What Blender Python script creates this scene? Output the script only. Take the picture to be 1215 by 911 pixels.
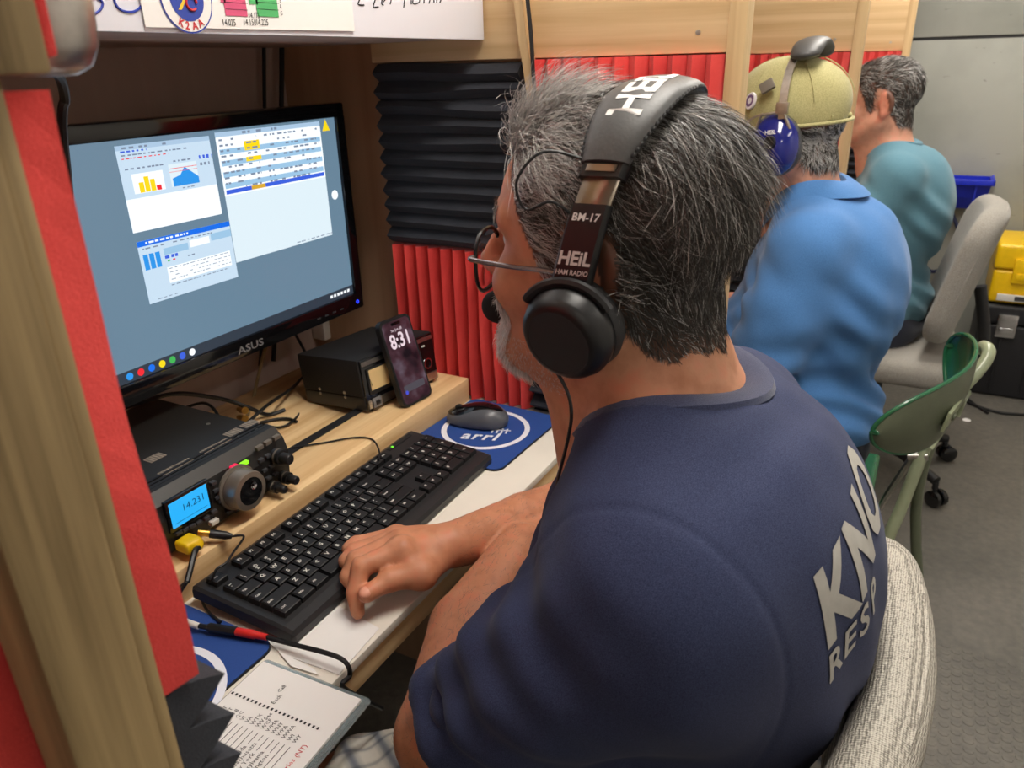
import bpy, bmesh, math, random
import numpy as np
from mathutils import Vector, Matrix, Euler
from mathutils.bvhtree import BVHTree

random.seed(7)
RNG = np.random.default_rng(11)
S = bpy.context.scene
for o in list(bpy.data.objects):
    bpy.data.objects.remove(o, do_unlink=True)
COL = S.collection

# ---------------------------------------------------------------- camera
CAM_R = ((0.4751653, 0.35386215, -0.80560506),
         (-0.87953228, 0.16467245, -0.44643696),
         (-0.02531619, 0.92068701, 0.38947981))
CAM_C = Vector((0.0, 0.0, 1.32))
FPX, CXP, CYP = 900.0, 607.5, 455.5
camd = bpy.data.cameras.new('camera')
camd.sensor_fit = 'HORIZONTAL'
camd.sensor_width = 36.0
camd.lens = FPX / 1215.0 * 36.0
camd.clip_start = 0.02
camd.dof.use_dof = True
camd.dof.focus_distance = 0.80
camd.dof.aperture_fstop = 11.0
camo = bpy.data.objects.new('camera', camd)
COL.objects.link(camo)
camo.matrix_world = Matrix.Translation(CAM_C) @ Matrix(CAM_R).to_4x4()
S.camera = camo

# ---------------------------------------------------------------- world, exposure
w = bpy.data.worlds.new('world')
S.world = w
w.use_nodes = True
w.node_tree.nodes['Background'].inputs[0].default_value = (0.75, 0.8, 0.9, 1)
w.node_tree.nodes['Background'].inputs[1].default_value = 0.05
S.view_settings.view_transform = 'Standard'
S.view_settings.look = 'None'
S.view_settings.gamma = 1.0
S.view_settings.use_curve_mapping = False
S.view_settings.exposure = 0.25
# ceiling fixtures (position x, y, length along X, width) and their light
CEIL_Z = 2.16
FIXTURES = ((0.82, 0.12, 0.9, 0.28), (2.3, 0.05, 1.0, 0.26), (-1.15, -0.7, 0.5, 0.14), (3.3, -0.3, 0.6, 0.3), (0.9, -1.0, 0.8, 0.10))  # last entry: added fill strip, brightens the back wall under the shelf
FIX_STRENGTH = 18.5
FIX_COLOR = (1.0, 0.94, 0.855, 1)
# ---------------------------------------------------------------- small helpers
def ray(x, y):
    return Matrix(CAM_R) @ Vector(((x - CXP) / FPX, -(y - CYP) / FPX, -1.0))
def pz(x, y, z):
    v = ray(x, y); return CAM_C + v * ((z - CAM_C.z) / v.z)
def px(x, y, X):
    v = ray(x, y); return CAM_C + v * ((X - CAM_C.x) / v.x)
def py(x, y, Y):
    v = ray(x, y); return CAM_C + v * ((Y - CAM_C.y) / v.y)

MATS = {}
def nt(name):
    m = bpy.data.materials.new(name); m.use_nodes = True
    t = m.node_tree; b = t.nodes['Principled BSDF']
    MATS[name] = m
    return m, t, b
def N(t, typ, **kw):
    n = t.nodes.new(typ)
    for k, v in kw.items():
        if k == 'inp':
            for kk, vv in v.items(): n.inputs[kk].default_value = vv
        else: setattr(n, k, v)
    return n
def L(t, a, b): t.links.new(a, b)
def c4(c): return (c[0], c[1], c[2], 1.0)
def lin(r, g, b):
    f = lambda u: (u / 255 / 12.92) if u / 255 < .04045 else ((u / 255 + .055) / 1.055) ** 2.4
    return (f(r), f(g), f(b))
def ramp(t, stops):
    r = t.nodes.new('ShaderNodeValToRGB'); e = r.color_ramp.elements
    while len(e) < len(stops): e.new(0.5)
    for i, (p, c) in enumerate(stops):
        e[i].position = p; e[i].color = c4(c) if len(c) == 3 else c
    return r
def coords(t, scale=(1, 1, 1), rot=(0, 0, 0), kind='Object'):
    tc = N(t, 'ShaderNodeTexCoord'); mp = N(t, 'ShaderNodeMapping')
    mp.inputs['Scale'].default_value = scale; mp.inputs['Rotation'].default_value = rot
    L(t, tc.outputs[kind], mp.inputs['Vector']); return mp.outputs[0]
def bump(t, b, h, strength=.3, dist=.002):
    n = N(t, 'ShaderNodeBump'); n.inputs['Strength'].default_value = strength
    n.inputs['Distance'].default_value = dist
    L(t, h, n.inputs['Height']); L(t, n.outputs[0], b.inputs['Normal']); return n
def plain(name, col, rough=.5, metal=0.0, noise=0.0, nscale=60, bmp=0.0, spec=.5, coat=0.0):
    m, t, b = nt(name)
    b.inputs['Roughness'].default_value = rough; b.inputs['Metallic'].default_value = metal
    b.inputs['Specular IOR Level'].default_value = spec
    b.inputs['Coat Weight'].default_value = coat
    b.inputs['Base Color'].default_value = c4(col)
    if noise or bmp:
        v = coords(t); nz = N(t, 'ShaderNodeTexNoise', inp={'Scale': nscale, 'Detail': 4})
        L(t, v, nz.inputs['Vector'])
        if noise:
            d = tuple(max(0, x * (1 - noise)) for x in col); u = tuple(min(1, x * (1 + noise)) for x in col)
            r = ramp(t, [(.3, d), (.7, u)]); L(t, nz.outputs[0], r.inputs[0]); L(t, r.outputs[0], b.inputs['Base Color'])
        if bmp: bump(t, b, nz.outputs[0], bmp, .001)
    return m
def emit(name, col, strength=1.0, rough=.4):
    m, t, b = nt(name)
    b.inputs['Base Color'].default_value = c4(tuple(x * .05 for x in col))
    b.inputs['Emission Color'].default_value = c4(col)
    b.inputs['Emission Strength'].default_value = strength
    b.inputs['Roughness'].default_value = rough
    return m
def wood(name, light, dark, axis=0, gscale=1.0, rough=.55, knots=True, spec=.35):
    m, t, b = nt(name)
    sc = [70 * gscale] * 3; sc[axis] = 1.8 * gscale
    v = coords(t, tuple(sc))
    n1 = N(t, 'ShaderNodeTexNoise', inp={'Scale': 1.0, 'Detail': 5, 'Roughness': .6, 'Distortion': .6}); L(t, v, n1.inputs['Vector'])
    sc2 = [7 * gscale] * 3; sc2[axis] = .7 * gscale
    v2 = coords(t, tuple(sc2))
    wv = N(t, 'ShaderNodeTexWave', wave_type='RINGS', inp={'Scale': 1.3, 'Distortion': 3.5, 'Detail': 2, 'Detail Scale': 1.5}); L(t, v2, wv.inputs['Vector'])
    mx = N(t, 'ShaderNodeMath', operation='MULTIPLY_ADD'); L(t, wv.outputs['Fac'], mx.inputs[0]); mx.inputs[1].default_value = .24
    ml = N(t, 'ShaderNodeMath', operation='MULTIPLY'); L(t, n1.outputs[0], ml.inputs[0]); ml.inputs[1].default_value = .80
    L(t, ml.outputs[0], mx.inputs[2])
    mid = tuple((a + c) / 2 for a, c in zip(light, dark))
    r = ramp(t, [(.18, dark), (.42, mid), (.75, light)]); L(t, mx.outputs[0], r.inputs[0])
    out = r.outputs[0]
    if knots:
        v3 = coords(t, tuple((4.2 if i != axis else 2.2) for i in range(3)))
        vo = N(t, 'ShaderNodeTexVoronoi', inp={'Scale': 1.0, 'Randomness': 1}); L(t, v3, vo.inputs['Vector'])
        kr = ramp(t, [(.0, (1, 1, 1)), (.035, (.8, .8, .8)), (.06, (0, 0, 0))]); L(t, vo.outputs['Distance'], kr.inputs[0])
        mm = N(t, 'ShaderNodeMix', data_type='RGBA'); L(t, kr.outputs[0], mm.inputs['Factor']); L(t, out, mm.inputs['A'])
        mm.inputs['B'].default_value = c4(tuple(x * .35 for x in dark)); out = mm.outputs['Result']
    L(t, out, b.inputs['Base Color'])
    b.inputs['Roughness'].default_value = rough; b.inputs['Specular IOR Level'].default_value = spec
    bump(t, b, n1.outputs[0], .12, .001)
    return m
def fabric(name, c1, c2, scale=900, rough=.9, bstr=.5, weave=None, sheen=.2, mottle=0.0):
    m, t, b = nt(name); v = coords(t)
    n1 = N(t, 'ShaderNodeTexNoise', inp={'Scale': scale, 'Detail': 2}); L(t, v, n1.inputs['Vector'])
    r = ramp(t, [(.32, c1), (.68, c2)]); L(t, n1.outputs[0], r.inputs[0]); out = r.outputs[0]
    hgt = n1.outputs[0]
    if weave:
        wa = N(t, 'ShaderNodeTexWave', wave_type='BANDS', bands_direction='X', inp={'Scale': weave, 'Distortion': 1.5, 'Detail': 1}); L(t, v, wa.inputs['Vector'])
        wb = N(t, 'ShaderNodeTexWave', wave_type='BANDS', bands_direction='Z', inp={'Scale': weave * 1.1, 'Distortion': 1.5, 'Detail': 1}); L(t, v, wb.inputs['Vector'])
        mu = N(t, 'ShaderNodeMath', operation='MULTIPLY'); L(t, wa.outputs['Fac'], mu.inputs[0]); L(t, wb.outputs['Fac'], mu.inputs[1])
        mx = N(t, 'ShaderNodeMix', data_type='RGBA', blend_type='MULTIPLY'); mx.inputs['Factor'].default_value = .5
        L(t, out, mx.inputs['A']); rr = ramp(t, [(0, (.3, .3, .3)), (.45, (1, 1, 1))]); L(t, mu.outputs[0], rr.inputs[0]); L(t, rr.outputs[0], mx.inputs['B'])
        out = mx.outputs['Result']; hgt = mu.outputs[0]
    L(t, out, b.inputs['Base Color'])
    b.inputs['Roughness'].default_value = rough; b.inputs['Sheen Weight'].default_value = sheen
    b.inputs['Specular IOR Level'].default_value = .2
    bump(t, b, hgt, bstr, .001)
    return m

# ---------------------------------------------------------------- mesh building
def tagk(o, label, cat, group=None):
    o['label'] = label; o['category'] = cat
    if group: o['group'] = group
    return o
def empty(name, loc=(0, 0, 0), label=None, cat=None, group=None, rot=None):
    o = bpy.data.objects.new(name, None); o.empty_display_size = .05
    o.location = loc
    if rot: o.rotation_euler = rot
    COL.objects.link(o)
    if label: tagk(o, label, cat, group)
    return o
def link(name, me, mats=(), parent=None, label=None, cat=None, group=None, world=True, kind=None):
    """world=True: mesh coordinates are world coordinates also under a moved parent"""
    o = bpy.data.objects.new(name, me); COL.objects.link(o)
    for m in (mats if isinstance(mats, (list, tuple)) else (mats,)):
        if len(me.materials) < len(mats if isinstance(mats, (list, tuple)) else (mats,)):
            me.materials.append(MATS[m] if isinstance(m, str) else m)
    if parent is not None:
        o.parent = parent
        if world:
            root = Matrix.Identity(4); p = parent
            chain = []
            while p is not None: chain.append(p); p = p.parent
            for q in reversed(chain):
                root = root @ q.matrix_parent_inverse @ q.matrix_basis
            o.matrix_parent_inverse = root.inverted()
    if label:
        if cat: tagk(o, label, cat, group)
        else: o['label'] = label
    if kind: o['kind'] = kind
    return o
class MB:
    """collects geometry for ONE mesh object"""
    def __init__(s): s.v = []; s.f = []; s.mi = []; s.sm = []
    def add(s, vs, fs, mi=0, smooth=False, M=None):
        b = len(s.v)
        if M is not None: vs = [M @ Vector(p) for p in vs]
        s.v += [tuple(p) for p in vs]
        for f in fs:
            s.f.append([b + i for i in f]); s.mi.append(mi); s.sm.append(smooth)
        return s
    def box(s, x0, x1, y0, y1, z0, z1, bev=0.0, mi=0, M=None, seg=2):
        if bev <= 0:
            vs = [(x, y, z) for x in (x0, x1) for y in (y0, y1) for z in (z0, z1)]
            fs = [(0, 1, 3, 2), (4, 6, 7, 5), (0, 4, 5, 1), (2, 3, 7, 6), (0, 2, 6, 4), (1, 5, 7, 3)]
            return s.add(vs, fs, mi, False, M)
        bm = bmesh.new(); bmesh.ops.create_cube(bm, size=1)
        for v in bm.verts:
            v.co = Vector(((x0 + x1) / 2 + v.co.x * (x1 - x0), (y0 + y1) / 2 + v.co.y * (y1 - y0), (z0 + z1) / 2 + v.co.z * (z1 - z0)))
        bmesh.ops.bevel(bm, geom=bm.edges[:], offset=bev, segments=seg, profile=.6, affect='EDGES')
        bm.verts.index_update()
        s.add([v.co.copy() for v in bm.verts], [[v.index for v in f.verts] for f in bm.faces], mi, seg > 1, M)
        bm.free(); return s
    def tube(s, pts, r, n=8, mi=0, closed=False, cap=True):
        pts = [Vector(p) for p in pts]; m = len(pts)
        rs = r if isinstance(r, (list, tuple)) else [r] * m
        vs = []; up = Vector((0, 0, 1)); prev = None
        for i, p in enumerate(pts):
            if closed: d = pts[(i + 1) % m] - pts[i - 1]
            else: d = pts[min(i + 1, m - 1)] - pts[max(i - 1, 0)]
            d.normalize()
            if prev is None:
                a = d.orthogonal().normalized() if abs(d.z) > .95 else d.cross(up).normalized()
            else:
                a = (prev - d * prev.dot(d)).normalized()
            prev = a; bb = d.cross(a)
            for k in range(n):
                th = 2 * math.pi * k / n
                vs.append(p + (a * math.cos(th) + bb * math.sin(th)) * rs[i])
        fs = []
        for i in range(m if closed else m - 1):
            j = (i + 1) % m
            for k in range(n):
                k2 = (k + 1) % n
                fs.append((i * n + k, i * n + k2, j * n + k2, j * n + k))
        if cap and not closed:
            fs.append(tuple(range(n))[::-1]); fs.append(tuple(range((m - 1) * n, m * n)))
        return s.add(vs, fs, mi, True)
    def lathe(s, prof, n=24, M=None, mi=0, cap=True, smooth=True):
        """prof: (r, h) pairs around local Z"""
        vs = []; fs = []
        for r, h in prof:
            for k in range(n):
                th = 2 * math.pi * k / n; vs.append((r * math.cos(th), r * math.sin(th), h))
        for i in range(len(prof) - 1):
            for k in range(n):
                k2 = (k + 1) % n; fs.append((i * n + k, i * n + k2, (i + 1) * n + k2, (i + 1) * n + k))
        if cap:
            fs.append(tuple(range(n))[::-1]); fs.append(tuple(range((len(prof) - 1) * n, len(prof) * n)))
        return s.add(vs, fs, mi, smooth, M)
    def prism(s, poly, h0, h1, M=None, mi=0):
        n = len(poly); vs = [(x, y, h0) for x, y in poly] + [(x, y, h1) for x, y in poly]
        fs = [tuple(range(n))[::-1], tuple(range(n, 2 * n))] + [(i, (i + 1) % n, n + (i + 1) % n, n + i) for i in range(n)]
        return s.add(vs, fs, mi, False, M)
    def quad(s, a, b, c, d, mi=0): return s.add([a, b, c, d], [(0, 1, 2, 3)], mi)
    def mesh(s, name):
        me = bpy.data.meshes.new(name); me.from_pydata(s.v, [], s.f); 
        me.polygons.foreach_set('material_index', s.mi); me.polygons.foreach_set('use_smooth', s.sm)
        me.update()
        if any(s.sm): 
            try: me.set_sharp_from_angle(angle=math.radians(42))
            except Exception: pass
        return me
    def build(s, name, mats, parent=None, label=None, cat=None, group=None, kind=None):
        return link(name, s.mesh(name), mats if isinstance(mats, (list, tuple)) else [mats], parent, label, cat, group, True, kind)
def struct(o): o['kind'] = 'structure'; return o
def axes(o, x, y, z):
    """matrix with given origin and axis vectors"""
    x, y, z = Vector(x), Vector(y), Vector(z)
    return Matrix(((x.x, y.x, z.x, o[0]), (x.y, y.y, z.y, o[1]), (x.z, y.z, z.z, o[2]), (0, 0, 0, 1)))
def zto(o, d, roll=0):
    """matrix whose local Z points along d"""
    q = Vector(d).to_track_quat('Z', 'Y').to_matrix().to_4x4()
    return Matrix.Translation(Vector(o)) @ q @ Matrix.Rotation(roll, 4, 'Z')
TEXTC = {}
def text_geo(s, size=1.0, bold=0.0, res=2):
    """verts, faces of a flat text in the XY plane, origin bottom-left"""
    key = (s, bold, res)
    if key not in TEXTC:
        cu = bpy.data.curves.new('txt', 'FONT'); cu.body = s; cu.size = 1.0; cu.resolution_u = res; cu.offset = bold
        o = bpy.data.objects.new('txt', cu); COL.objects.link(o)
        dg = bpy.context.evaluated_depsgraph_get()
        me = bpy.data.meshes.new_from_object(o.evaluated_get(dg))
        TEXTC[key] = ([tuple(v.co) for v in me.vertices], [tuple(p.vertices) for p in me.polygons])
        bpy.data.objects.remove(o); bpy.data.curves.remove(cu); bpy.data.meshes.remove(me)
    vs, fs = TEXTC[key]
    return [(x * size, y * size, 0) for x, y, z in vs], fs
def smooth_path(pts, n=8):
    """Catmull-Rom through pts"""
    P = [Vector(p) for p in pts]; out = []
    for i in range(len(P) - 1):
        p0 = P[max(i - 1, 0)]; p1 = P[i]; p2 = P[i + 1]; p3 = P[min(i + 2, len(P) - 1)]
        for k in range(n):
            t = k / n
            out.append(.5 * ((2 * p1) + (p2 - p0) * t + (2 * p0 - 5 * p1 + 4 * p2 - p3) * t * t + (3 * p1 - p0 - 3 * p2 + p3) * t ** 3))
    out.append(P[-1]); return out

# ---------------------------------------------------------------- signed distance modelling
class Sdf:
    def __init__(s): s.ops = []
    def _add(s, f, lo, hi, k, op): s.ops.append((f, np.array(lo, float), np.array(hi, float), k, op)); return s
    def ell(s, c, r, R=None, k=.015, op='u'):
        c = np.array(c, float); r = np.array(r, float); R = np.eye(3) if R is None else np.array(R)
        ext = np.sqrt(((R * r) ** 2).sum(1))
        def f(X, Y, Z):
            a, b, d = X - c[0], Y - c[1], Z - c[2]
            x = a * R[0, 0] + b * R[1, 0] + d * R[2, 0]; y = a * R[0, 1] + b * R[1, 1] + d * R[2, 1]; z = a * R[0, 2] + b * R[1, 2] + d * R[2, 2]
            k0 = np.sqrt((x / r[0]) ** 2 + (y / r[1]) ** 2 + (z / r[2]) ** 2)
            k1 = np.sqrt((x / r[0] ** 2) ** 2 + (y / r[1] ** 2) ** 2 + (z / r[2] ** 2) ** 2) + 1e-9
            return k0 * (k0 - 1) / k1
        return s._add(f, c - ext, c + ext, k, op)
    def cone(s, a, b, ra, rb, k=.012, op='u', flat=None):
        """tapered capsule; flat=(normal, factor): cross-section squeezed along normal"""
        a = np.array(a, float); b = np.array(b, float); d = b - a; L2 = d @ d
        n = None
        if flat is not None: n = np.array(flat[0], float); n /= np.linalg.norm(n); ff = 1 / flat[1] - 1
        def f(X, Y, Z):
            x, y, z = X - a[0], Y - a[1], Z - a[2]
            t = np.clip((x * d[0] + y * d[1] + z * d[2]) / L2, 0, 1)
            x, y, z = x - t * d[0], y - t * d[1], z - t * d[2]
            if n is not None:
                q = (x * n[0] + y * n[1] + z * n[2]) * ff
                x, y, z = x + q * n[0], y + q * n[1], z + q * n[2]
            return np.sqrt(x * x + y * y + z * z) - (ra + (rb - ra) * t)
        m = max(ra, rb) * (1 if flat is None else max(1, flat[1]))
        return s._add(f, np.minimum(a, b) - m, np.maximum(a, b) + m, k, op)
    def chain(s, pts, rs, k=.012, op='u', flat=None):
        for i in range(len(pts) - 1): s.cone(pts[i], pts[i + 1], rs[i], rs[i + 1], k, op, flat)
        return s
    def rbox(s, c, h, rad, R=None, k=.01, op='u'):
        c = np.array(c, float); h = np.array(h, float) - rad; R = np.eye(3) if R is None else np.array(R)
        ext = (np.abs(R) * (h + rad)).sum(1)
        def f(X, Y, Z):
            a, b, d = X - c[0], Y - c[1], Z - c[2]
            q = [np.abs(a * R[0, i] + b * R[1, i] + d * R[2, i]) - h[i] for i in range(3)]
            return np.sqrt(sum(np.maximum(u, 0) ** 2 for u in q)) + np.minimum(np.maximum(np.maximum(q[0], q[1]), q[2]), 0) - rad
        return s._add(f, c - ext, c + ext, k, op)
    def half(s, p, n, k=.004):
        """cut away everything on the +n side of the plane"""
        p = np.array(p, float); n = np.array(n, float); n /= np.linalg.norm(n)
        def f(X, Y, Z): return -((X - p[0]) * n[0] + (Y - p[1]) * n[1] + (Z - p[2]) * n[2])
        return s._add(f, [-1e3] * 3, [1e3] * 3, k, 's')
    def mesh(s, h, smooth=1, lo=None, hi=None):
        us = [o for o in s.ops if o[4] == 'u']
        lo = np.min([o[1] for o in us], 0) - 4 * h if lo is None else np.array(lo, float)
        hi = np.max([o[2] for o in us], 0) + 4 * h if hi is None else np.array(hi, float)
        n = np.ceil((hi - lo) / h).astype(int) + 1
        ax = [(lo[i] + h * np.arange(n[i])).astype(np.float32) for i in range(3)]
        D = np.full(n, .05, np.float32)
        for f, a, b, k, op in s.ops:
            m = k + 3 * h
            sl = []
            for i in range(3):
                i0 = max(0, int(np.floor((a[i] - m - lo[i]) / h))) if a[i] > -100 else 0
                i1 = min(n[i], int(np.ceil((b[i] + m - lo[i]) / h)) + 1) if b[i] < 100 else n[i]
                sl.append(slice(i0, max(i0, i1)))
            sl = tuple(sl)
            X = ax[0][sl[0]][:, None, None]; Y = ax[1][sl[1]][None, :, None]; Z = ax[2][sl[2]][None, None, :]
            if X.size == 0 or Y.size == 0 or Z.size == 0: continue
            d = f(X, Y, Z).astype(np.float32); cur = D[sl]
            if op == 'u':
                hh = np.clip(.5 + .5 * (cur - d) / k, 0, 1); D[sl] = cur * (1 - hh) + d * hh - k * hh * (1 - hh)
            else:
                hh = np.clip(.5 - .5 * (cur + d) / k, 0, 1); D[sl] = cur * (1 - hh) - d * hh + k * hh * (1 - hh)
        return surface_nets(D, lo, h, smooth)
def surface_nets(D, lo, h, smooth):
    n = np.array(D.shape); neg = D < 0
    c = np.zeros(n - 1, np.int8)
    for i in (0, 1):
        for j in (0, 1):
            for k in (0, 1): c += neg[i:n[0] - 1 + i, j:n[1] - 1 + j, k:n[2] - 1 + k]
    act = np.argwhere((c > 0) & (c < 8))
    idx = np.full(n - 1, -1, np.int32); idx[tuple(act.T)] = np.arange(len(act))
    pos = np.zeros((len(act), 3)); cnt = np.zeros(len(act))
    corners = [np.array(q) for q in ((0, 0, 0), (1, 0, 0), (0, 1, 0), (1, 1, 0), (0, 0, 1), (1, 0, 1), (0, 1, 1), (1, 1, 1))]
    vals = [D[tuple((act + q).T)] for q in corners]
    for a in range(8):
        for b in range(a + 1, 8):
            if np.abs(corners[a] - corners[b]).sum() != 1: continue
            da, db = vals[a], vals[b]; cr = (da < 0) != (db < 0)
            t = np.where(cr, da / np.where(cr, da - db, 1), 0)
            pos += np.where(cr[:, None], corners[a] + t[:, None] * (corners[b] - corners[a]), 0); cnt += cr
    V = lo + h * (act + pos / cnt[:, None])
    quads = []
    for ax in range(3):
        a1, a2 = (ax + 1) % 3, (ax + 2) % 3
        s0 = [slice(None)] * 3; s1 = [slice(None)] * 3; s0[ax] = slice(0, -1); s1[ax] = slice(1, None)
        A, B = neg[tuple(s0)], neg[tuple(s1)]
        for flip in (False, True):
            e = np.argwhere((A & ~B) if not flip else (~A & B))
            if len(e) == 0: continue
            ok = (e[:, a1] > 0) & (e[:, a2] > 0) & (e[:, a1] < n[a1] - 1) & (e[:, a2] < n[a2] - 1); e = e[ok]
            u1 = np.zeros(3, int); u1[a1] = 1; u2 = np.zeros(3, int); u2[a2] = 1
            q = np.stack([idx[tuple((e - u1 - u2).T)], idx[tuple((e - u2).T)], idx[tuple(e.T)], idx[tuple((e - u1).T)]], 1)
            quads.append(q[:, ::-1] if flip else q)
    Q = np.concatenate(quads)
    for _ in range(smooth):
        V = relax(V, Q, .5)
    return V, Q
def relax(V, Q, f=.5):
    acc = np.zeros_like(V); cn = np.zeros(len(V))
    for a, b in ((0, 1), (1, 2), (2, 3), (3, 0)):
        for i, j in ((a, b), (b, a)):
            for k in range(3): acc[:, k] += np.bincount(Q[:, i], V[Q[:, j], k], len(V))
            cn += np.bincount(Q[:, i], minlength=len(V))
    m = cn > 0
    V = V.copy(); V[m] += f * (acc[m] / cn[m, None] - V[m]); return V
def vnormals(V, Q):
    fn = np.cross(V[Q[:, 2]] - V[Q[:, 0]], V[Q[:, 3]] - V[Q[:, 1]]); Nn = np.zeros_like(V)
    for i in range(4):
        for k in range(3): Nn[:, k] += np.bincount(Q[:, i], fn[:, k], len(V))
    return Nn / (np.linalg.norm(Nn, axis=1, keepdims=True) + 1e-12)
def np_mesh(name, V, Q, smooth=True):
    me = bpy.data.meshes.new(name)
    me.vertices.add(len(V)); me.vertices.foreach_set('co', np.asarray(V, np.float32).ravel())
    k = Q.shape[1]
    me.loops.add(len(Q) * k); me.loops.foreach_set('vertex_index', Q.astype(np.int32).ravel())
    me.polygons.add(len(Q)); me.polygons.foreach_set('loop_start', np.arange(0, len(Q) * k, k, dtype=np.int32))
    me.update(calc_edges=True)
    me.polygons.foreach_set('use_smooth', np.full(len(Q), smooth))
    me.validate(); me.update()
    return me
def vcol(me, C, name='Col'):
    a = me.color_attributes.new(name, 'FLOAT_COLOR', 'POINT')
    C4 = np.ones((len(me.vertices), 4), np.float32); C4[:, :3] = C; a.data.foreach_set('color', C4.ravel())
def sst(a, b, x): 
    t = np.clip((x - a) / (b - a), 0, 1); return t * t * (3 - 2 * t)
def strands(P, Nn, T, Ln, width, col_root, col_tip, seg=4, lift=.5, curl=.15, rng=None, sag=0.0):
    """flat tapered hair ribbons. P,Nn,T arrays (n,3); Ln (n)."""
    rng = rng or RNG; n = len(P)
    side = np.cross(T, Nn); side /= np.linalg.norm(side, axis=1, keepdims=True) + 1e-9
    ca = rng.normal(0, curl, n)[:, None]; cb = rng.normal(0, curl, n)[:, None]
    lf = (lift * (.6 + .8 * rng.random(n)))[:, None]
    tw = rng.uniform(-.9, .9, n)[:, None]
    wdir = side * np.cos(tw) + Nn * np.sin(tw)
    V = np.zeros((n, seg + 1, 2, 3)); C = np.zeros((n, seg + 1, 2, 3))
    for i in range(seg + 1):
        s = i / seg
        pt = P + Ln[:, None] * (T * s + Nn * lf * (s - .62 * s * s) + side * (ca * s * s + cb * np.sin(s * 4) * .35))
        pt[:, 2] -= sag * Ln * s * s
        w = width * (1 - .85 * s ** 1.5)
        wv = w[:, None] if isinstance(w, np.ndarray) else w
        V[:, i, 0] = pt - wdir * wv; V[:, i, 1] = pt + wdir * wv
        C[:, i, :] = (col_root + (col_tip - col_root) * s)[:, None, :]
    base = (np.arange(n) * (seg + 1) * 2)[:, None]
    q = np.concatenate([base + np.array([[2 * i, 2 * i + 1, 2 * i + 3, 2 * i + 2]]) for i in range(seg)], 0)
    return V.reshape(-1, 3), q, C.reshape(-1, 3)
def sample_surface(V, Q, count, mask=None, rng=None):
    rng = rng or RNG
    fn = np.cross(V[Q[:, 2]] - V[Q[:, 0]], V[Q[:, 3]] - V[Q[:, 1]]); ar = np.linalg.norm(fn, axis=1) * .5
    if mask is not None: ar = ar * mask
    pick = rng.choice(len(Q), count, p=ar / ar.sum())
    u = rng.random((count, 1)); v = rng.random((count, 1))
    q = Q[pick]
    P = (V[q[:, 0]] * (1 - u) + V[q[:, 1]] * u) * (1 - v) + (V[q[:, 3]] * (1 - u) + V[q[:, 2]] * u) * v
    return P, fn[pick] / (np.linalg.norm(fn[pick], axis=1, keepdims=True) + 1e-12)
# ---------------------------------------------------------------- materials
wood('pine', lin(250, 216, 164), lin(204, 154, 96), 0)
wood('pine_y', lin(226, 196, 150), lin(192, 154, 106), 1, .9)
wood('pine_z', lin(214, 184, 138), lin(170, 136, 92), 2, .9, knots=False)
wood('pine_old', lin(172, 148, 106), lin(96, 78, 50), 2, 1.8, knots=False)
wood('ply_z', lin(196, 162, 132), lin(166, 134, 106), 2, .35, rough=.7, knots=False)
wood('ply_back', lin(194, 172, 160), lin(172, 148, 136), 2, .3, rough=.7, knots=False)
plain('white_paint', lin(232, 226, 214), .55, noise=.03, nscale=12, bmp=.05)
plain('board_white', lin(240, 242, 252), .3)
plain('paper', lin(240, 238, 236), .8)
plain('ink_black', lin(40, 40, 46), .7)
plain('ink_blue', lin(38, 62, 170), .6)
plain('ink_red', lin(205, 52, 62), .6)
plain('chart_pink', lin(214, 88, 128), .7)
plain('chart_green', lin(84, 180, 110), .7)
plain('logo_blue', lin(52, 74, 170), .6)
plain('logo_yellow', lin(240, 205, 60), .6)
plain('black_plastic', lin(30, 30, 32), .42)
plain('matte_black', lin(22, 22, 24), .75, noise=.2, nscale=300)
plain('gloss_black', lin(16, 16, 18), .12, coat=.3)
plain('dark_grey', lin(62, 62, 66), .5)
plain('mid_grey', lin(120, 120, 122), .5)
plain('chrome', lin(215, 215, 218), .18, 1.0)
plain('steel', lin(205, 200, 194), .34, 1.0, noise=.12, nscale=120)
plain('gold', lin(210, 165, 80), .3, 1.0)
plain('white_plastic', lin(225, 222, 215), .45)
plain('yellow_plastic', lin(244, 200, 20), .4, noise=.05)
plain('red_plastic', lin(220, 44, 40), .4)
plain('cable_black', lin(20, 20, 22), .5)
plain('screw_metal', lin(190, 185, 175), .35, .9)
plain('rubber', lin(28, 28, 30), .85, bmp=.2)
def foam(name, a, b):
    m, t, bs = nt(name); v = coords(t)
    n1 = N(t, 'ShaderNodeTexNoise', inp={'Scale': 1200, 'Detail': 2}); L(t, v, n1.inputs['Vector'])
    n2 = N(t, 'ShaderNodeTexNoise', inp={'Scale': 14, 'Detail': 3}); L(t, v, n2.inputs['Vector'])
    ad = N(t, 'ShaderNodeMath', operation='MULTIPLY_ADD'); L(t, n2.outputs[0], ad.inputs[0]); ad.inputs[1].default_value = .5
    h = N(t, 'ShaderNodeMath', operation='MULTIPLY'); L(t, n1.outputs[0], h.inputs[0]); h.inputs[1].default_value = .5; L(t, h.outputs[0], ad.inputs[2])
    r = ramp(t, [(.3, a), (.7, b)]); L(t, ad.outputs[0], r.inputs[0]); L(t, r.outputs[0], bs.inputs['Base Color'])
    bs.inputs['Roughness'].default_value = .95; bs.inputs['Sheen Weight'].default_value = .15; bs.inputs['Specular IOR Level'].default_value = .15
    bump(t, bs, n1.outputs[0], .5, .001)
foam('foam_red', lin(206, 54, 54), lin(238, 84, 78))
foam('foam_black', lin(34, 36, 42), lin(58, 60, 68))
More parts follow.
